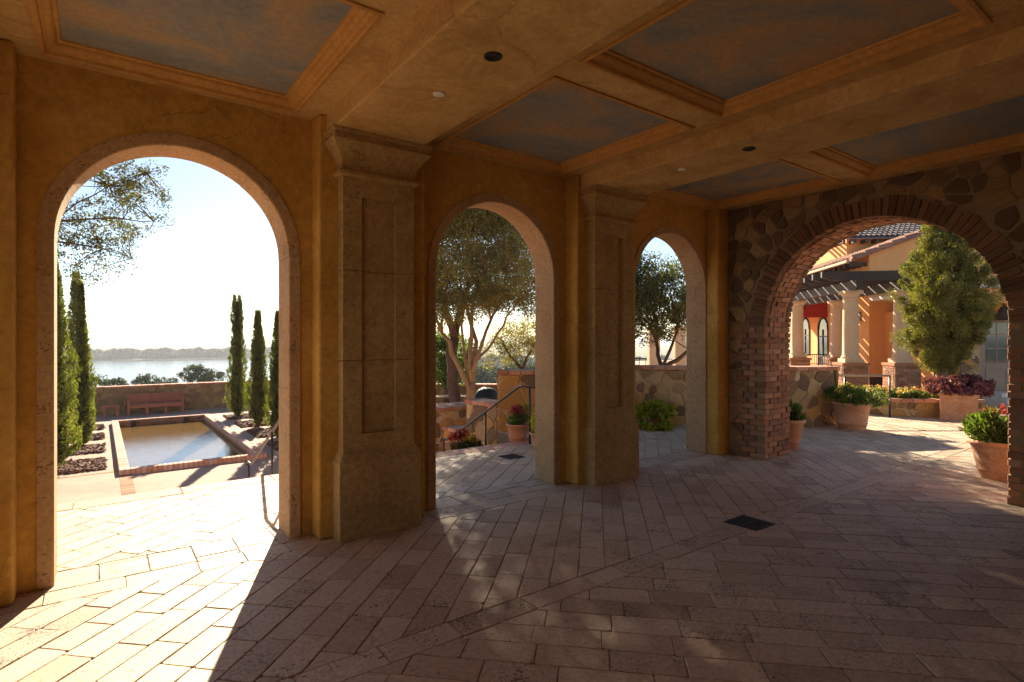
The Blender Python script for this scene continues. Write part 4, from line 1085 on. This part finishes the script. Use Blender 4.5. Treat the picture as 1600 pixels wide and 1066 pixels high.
# taller block behind
m_=MB(); hbox(m_,4.35,10,10.8,17,-.02,6.15); m_.build('upper_wall',M['peach'],hs)
HMs=HM
HM=HM@Matrix(((0,1,0,0),(1,0,0,0),(0,0,1,0),(0,0,0,1)))
m_=MB(); tile_roof(m_,10.25,13.5,6.0,.42,3.85,10.2); rf2=m_.build('upper_roof',M['tile_in_shade'],hs)
HM=HMs
m_=MB(); b=4.0
while b<9.8:
    hbox(m_,b,b+.10,10.30,10.79,5.80,5.94); b+=.45
m_.build('rafter_tails',M['darkwood'],rf2)
m_=MB(); b=11.0
while b<13: hbox(m_,3.9,4.34,b,b+.10,5.85,5.95); b+=.45
m_.build('side_rafter_tails',M['darkwood'],rf2)
# arched windows and the awning on the long side
def arched_window(b0,b1,z0,zs):
    c=(b0+b1)/2; r=(b1-b0)/2; n=16
    pts=[(b0,z0),(b1,z0)]+[(c+r*math.cos(math.pi*i/n),zs+r*math.sin(math.pi*i/n)) for i in range(n+1)]
    m_=MB(); N=len(pts); vs=[H(A0-.015,b,z) for b,z in pts]+[H(A0+.05,b,z) for b,z in pts]
    m_.add(vs,[tuple(range(N)),tuple(range(2*N-1,N-1,-1))]+[(i,(i+1)%N,N+(i+1)%N,N+i) for i in range(N)])
    wv=m_.build('window',M['glass'],hs)
    f=MB()
    for q_ in ((b0,b0+.05),(b1-.05,b1),(c-.025,c+.025)): hbox(f,A0-.045,A0-.016,q_[0],q_[1],z0,zs)
    for z in (z0,z0+.55,zs-.3): hbox(f,A0-.042,A0-.017,b0+.051,b1-.051,z,z+.045)
    pts2=[H(A0-.03,c+(r-.03)*math.cos(math.pi*i/n),zs+(r-.03)*math.sin(math.pi*i/n)) for i in range(n+1)]; f.tube(pts2,.03,6)
    f.build('frame',M['darkwood'],wv)
arched_window(7.15,8.15,.3,1.95); arched_window(9.05,10.05,.9,2.0)
aw=MB(); n=10; b0,b1=7.25,9.75
prof=[(A0-.95*math.sin(math.pi/2*i/n),2.42+.75*math.cos(math.pi/2*i/n)) for i in range(n+1)]
vs=[H(a,b0,z) for a,z in prof]+[H(a,b1,z) for a,z in prof]+[H(A0,b0,2.42),H(A0,b1,2.42)]
N=n+1
aw.add(vs,[(i,i+1,N+i+1,N+i) for i in range(n)]+[tuple(list(range(N))+[2*N]),tuple(list(range(2*N-1,N-1,-1))+[2*N+1])])
k=b0
while k<b1-.01:
    aw.add([H(A0-.951,k,2.42),H(A0-.951,k+.25,2.42),H(A0-.951,k+.25,2.26),H(A0-.951,k+.125,2.20),H(A0-.951,k,2.26)],[(0,1,2,3,4)]); k+=.25
aw.build('awning',M['awning'],hs)
def lantern(a,b,z,name,label):
    t=thing(name,label,'lantern',H(a,b,z)); m_=MB(); hbox(m_,a-.02,a,b-.05,b+.05,z-.05,z+.25); m_.tube([H(a-.01,b,z+.2),H(a-.12,b,z+.3),H(a-.2,b,z+.25),H(a-.2,b,z+.15)],.012,6); m_.build('bracket',M['iron'],t)
    m_=MB(); c=H(a-.2,b); m_.lathe([(.02,z+.15),(.085,z+.08),(.08,z+.07),(.07,z-.14),(.04,z-.18),(.01,z-.2)],(c.x,c.y),6); m_.build('lamp_body',M['iron'],t)
lantern(A0,6.0,2.12,'wall_lantern','black lantern on the shaded side wall between the columns')
lantern(A0,4.5,2.25,'wall_lantern','black curled bracket lantern near the bright wall corner')
# entry to the right: gate, stone pier, door, steps
en=thing('house_entry','peach entrance bay with double doors, canopy and pale steps','house',H(3.4,-.6))
m_=MB(); hbox(m_,2.66,7,-.60,3.88,-.02,2.44); hbox(m_,4.6,7,-.741,-.601,-.02,2.44); m_.build('wall',M['peach'],en)
m_=MB(); hbox(m_,2.25,7,-1.05,-.30,2.45,2.82); m_.build('canopy',M['peach'],en,bevel=.01)
m_=MB(); hbox(m_,2.15,7.2,-1.12,3.8,2.825,2.92); m_.build('canopy_cap',M['white'],en,bevel=.01)
def door_leaf(a0,a1):
    m_=MB(); z0,z1=.31,2.08
    hbox(m_,a0,a1,-.66,-.601,z0,z1); d=m_.build('door',M['taupe'],en)
    g=MB(); hbox(g,a0+.10,a1-.10,-.668,-.661,z0+.68,z1-.10); g.build('door_glass',M['glass'],d)
    f=MB(); c=(a0+a1)/2; hbox(f,c-.012,c+.012,-.676,-.668,z0+.68,z1-.10)
    for z in (1.35,1.70): hbox(f,a0+.10,c-.0125,-.675,-.668,z-.012,z+.012); hbox(f,c+.0125,a1-.10,-.675,-.668,z-.012,z+.012)
    for (u0,u1,w0,w1) in ((a0+.1,a1-.1,z0+.12,z0+.15),(a0+.1,a1-.1,z0+.52,z0+.55),(a0+.1,a0+.13,z0+.15,z0+.52),(a1-.13,a1-.1,z0+.15,z0+.52)): hbox(f,u0,u1,-.672,-.661,w0,w1)
    f.build('muntins',M['taupe'],d)
    h=MB(); x=a1-.05 if a0<3 else a0+.05; h.tube([H(x,-.665,1.20),H(x,-.71,1.22),H(x,-.71,1.46),H(x,-.665,1.48)],.013,7); h.build('handle',M['iron'],d)
door_leaf(2.74,3.42); door_leaf(3.43,4.11)
m_=MB(); hbox(m_,2.67,2.735,-.70,-.601,.30,2.2); hbox(m_,4.115,4.18,-.70,-.601,.30,2.2); hbox(m_,2.736,4.114,-.70,-.601,2.085,2.2); m_.build('door_frame',M['taupe'],en)
st_=thing('entry_steps','pale stone steps rising to the double doors','steps',H(3.4,-1.3))
for k,(b0,z) in enumerate(((-2.0,.10),(-1.68,.20),(-1.36,.30))):
    m_=MB(); hbox(m_,2.55+.1*k,5.0,b0,-.71,z-.10 if k else -.02,z-.0005); m_.build('tread',M['white'],st_,bevel=.006)
lp=H(3.12,-.86); lt=thing('hanging_lamp','dark bell shaped lamp hanging under the entry canopy','lamp',(lp.x,lp.y,2.1))
MB().lathe([(.02,2.44),(.02,2.40),(.05,2.38),(.10,2.30),(.17,2.16),(.20,2.05),(.19,2.05),(.09,2.30),(.01,2.34)],(lp.x,lp.y),20).build('shade',M['darkwood'],lt,smooth=True)
gt=thing('iron_gate','tall black iron gate between the conifer and stone pier','gate',H(1.98,-.5))
m_=MB()
for i in range(9): hbox(m_,1.78+i*.05,1.795+i*.05,-.55,-.535,.05,1.42)
for z in (.08,.75,1.38): hbox(m_,1.77,2.21,-.56,-.525,z,z+.03)
m_.build('bars',M['iron'],gt)
m_=MB(); hbox(m_,1.77,2.21,-.50,-.48,.02,1.45); m_.build('dark_backing',M['cover'],gt)  # added black sheet standing in for the dark behind the bars
pa,pb_=H(2.22,-.75),H(2.655,-.75)
stone_wall('stone_pier','narrow mixed stone and brick pier left of the double doors',[(pa.x,pa.y),(pb_.x,pb_.y)],-.02,2.44,.6,.2,cap=False,seed=51)
# stucco posts and railing beyond the dark tree
for (x,y,l) in ((14.35,11.75,'left stucco post with a rail seen behind the forked trunks'),(15.0,11.25,'right stucco post seen behind the forked trunks')):
    t=thing('stucco_post',l,'post',(x,y,0),'stucco posts behind the dark tree'); Mz=Matrix.Translation((x,y,0))@Matrix.Rotation(R(-36),4,'Z')
    MB().box(-.17,.17,-.17,.17,-.3,1.9,Mz).build('shaft',M['cream'],t,bevel=.02); MB().box(-.21,.21,-.21,.21,1.902,1.98,Mz).build('post_cap',M['cream'],t,bevel=.02)
rl=thing('terrace_railing','thin dark railing beyond the dark tree','railing',(13.7,12.3,0))
m_=MB()
for z in (.55,.95): m_.tube([(12.4,13.3,z),(14.15,11.9,z)],.02,6)
for i in range(12): m_.tube([(12.4+1.75*i/11,13.3-1.4*i/11,-.3),(12.4+1.75*i/11,13.3-1.4*i/11,.95)],.01,5)
m_.build('rail_bars',M['iron'],rl)

# ------------------------------------------------------------------ hillside, lake, far shore
def fdir(phi): # phi degrees right of the photograph's axis, as a compass direction only
    a=R(53.52-phi); return math.cos(a),math.sin(a)
def shore(phi): 
    t=max(0,min(1,(phi+21)/13)); t=t*t*(3-2*t); return 1020*(1-t)+470*t
rs=[16,22,29,40,60,90,130,180,240,300]
verts=[];faces=[];NT=72
rad=[r for r in rs]
def hz(r): return np.interp(r,[16,29,30,60,100,160,240,300],[-3.2,-3.2,-3.2,-7.5,-14,-23,-31,-34])
for r in rad:
    for k in range(NT): a=2*math.pi*k/NT; verts.append((r*math.cos(a),r*math.sin(a),hz(r)+ (random.uniform(-.4,.4) if r>35 else 0)))
for i in range(len(rad)-1):
    for k in range(NT): faces.append((i*NT+k,i*NT+(k+1)%NT,(i+1)*NT+(k+1)%NT,(i+1)*NT+k))
m_=MB(); m_.add(verts,faces); tag(m_.build('hillside',M['grass'],smooth=True),kind='structure')
m_=MB(); n=96; m_.add([(1600*math.cos(2*math.pi*i/n),1600*math.sin(2*math.pi*i/n),-30) for i in range(n)],[tuple(range(n))]); tag(m_.build('lake',M['lake']),kind='structure')
# far land
m_=MB(); ph=[-180+2*i for i in range(181)]; vs=[];fs=[]
for p_ in ph:
    cx,cy=fdir(p_); s_=shore(p_)*(1+.012*math.sin(p_*1.7)+.01*math.sin(p_*4.1))
    for r,z in ((s_,-30.3),(s_+6,-29.2),(s_+400,-28),(4000,-28),(26000,-28)): vs.append((cx*r,cy*r,z))
for i in range(180):
    for k in range(4): fs.append((i*5+k,i*5+k+1,(i+1)*5+k+1,(i+1)*5+k))
m_.add(vs,fs); tag(m_.build('far_shore',M['grass'],smooth=True),kind='structure')
fm=MB()
def blob(x,y,z,r,h,pine):
    n=6; L=[]
    prof=((.25,0),(.9,.25),(1,.5),(.7,.8),(.15,1)) if not pine else ((.3,0),(1,.3),(.75,.55),(.45,.8),(.06,1))
    ph=random.uniform(0,6)
    for q,t in prof: L.append([(x+r*q*(1+.25*math.sin(2*ph+i*2.1))*math.cos(2*math.pi*i/n+ph),y+r*q*(1+.25*math.sin(ph+i*1.7))*math.sin(2*math.pi*i/n+ph),z+h*t) for i in range(n)])
    fm.rings(L)
p_=-52
while p_<16:
    cx,cy=fdir(p_); s_=shore(p_)
    for row in range(5):
        r=s_+8+row*14+random.uniform(-5,5); h=random.uniform(11,13.5)+1.2*math.sin(p_*2.3)+.8*math.sin(p_*5.1)*(1.0 if row<4 else 1.25); blob(cx*r,cy*r,-29.6,random.uniform(2.5,5),h*(.75 if row==0 else 1.15),random.random()<.25)
    p_+=random.uniform(.07,.15)
tag(fm.build('far_forest',M['forest'],smooth=True),kind='stuff')
fm=MB(); p_=-36.5
while p_<-23:
    cx,cy=fdir(p_); r=955+random.uniform(-10,10)+ (p_+30)*3; blob(cx*r,cy*r,-30.1,random.uniform(2,5),random.uniform(.5,2.0)*(1 if p_>-34 else .5),False); p_+=random.uniform(.05,.14)
tag(fm.build('reed_bank',M['forest'],smooth=True),kind='stuff')
# trees on the slope below the lake wall
def slope_tree(label,phi,D,ztop,r,n):
    cx,cy=fdir(phi); d=D/math.cos(R(phi)); x,y=cx*d,cy*d; zg=float(hz(d)); c=(x,y,ztop-r*.62)
    t=thing('hillside_tree',label,'tree',(x,y,zg),'trees on the slope below the lake wall')
    m_=MB(); limb(m_,(x,y,zg-.5),(x,y,ztop-r),.35,.15,7,.03); m_.build('trunk',M['bark_d'],t)
    C=ell_points(n,c,(r,r,r*.62),.35); P,d_=clumps(C,RNG.uniform(r*.16,r*.30,n),55,.8); leaf_obj('crown',P,r*.11,M['far_tree'],t,.6,None)
def ph_(px): return math.degrees(math.atan((px-800)/873.3))
slope_tree('dark round tree below the lake wall right of the bench',ph_(308),100,-3.3,2.7,90)
slope_tree('smaller dark tree tucked right of the round one below the lake wall',ph_(336),104,-4.5,1.9,50)
slope_tree('low spreading tree with a ragged top behind the bench',ph_(228),100,-4.9,2.2,60)
slope_tree('low tree right of the ragged one, just showing over the wall',ph_(258),102,-5.4,2.1,50)
slope_tree('pale low treetop at the left end of the lake wall',ph_(160),90,-4.3,3.2,80)
slope_tree('small treetop between the pale one and the ragged one',ph_(196),98,-6.2,1.9,40)
slope_tree('hazy round treetop above the parapet beside the pale trunk',ph_(760),140,-5.2,5.0,90)
slope_tree('hazy treetop above the parapet left of the pale trunk',ph_(700),150,-6.0,6.0,90)
slope_tree('hazy treetop above the parapet beside the tall stair wall',ph_(812),150,-4.6,5.5,90)
# ------------------------------------------------------------------ air
HAZE = True
if HAZE:
    m_=MB(); m_.box(-27000,27000,-27000,27000,-36,8.6); hz_=m_.build('haze',M['grass'])
    hm=bpy.data.materials.new('haze_air'); hm.use_nodes=True; nt=hm.node_tree; nt.nodes.remove(nt.nodes['Principled BSDF'])
    pv=nt.nodes.new('ShaderNodeVolumePrincipled'); pv.inputs['Color'].default_value=(.86,.92,1,1); pv.inputs['Density'].default_value=.00021; pv.inputs['Anisotropy'].default_value=.2
    nt.links.new(pv.outputs[0],nt.nodes['Material Output'].inputs['Volume'])
    hz_.data.materials.clear(); hz_.data.materials.append(hm); tag(hz_,kind='stuff')
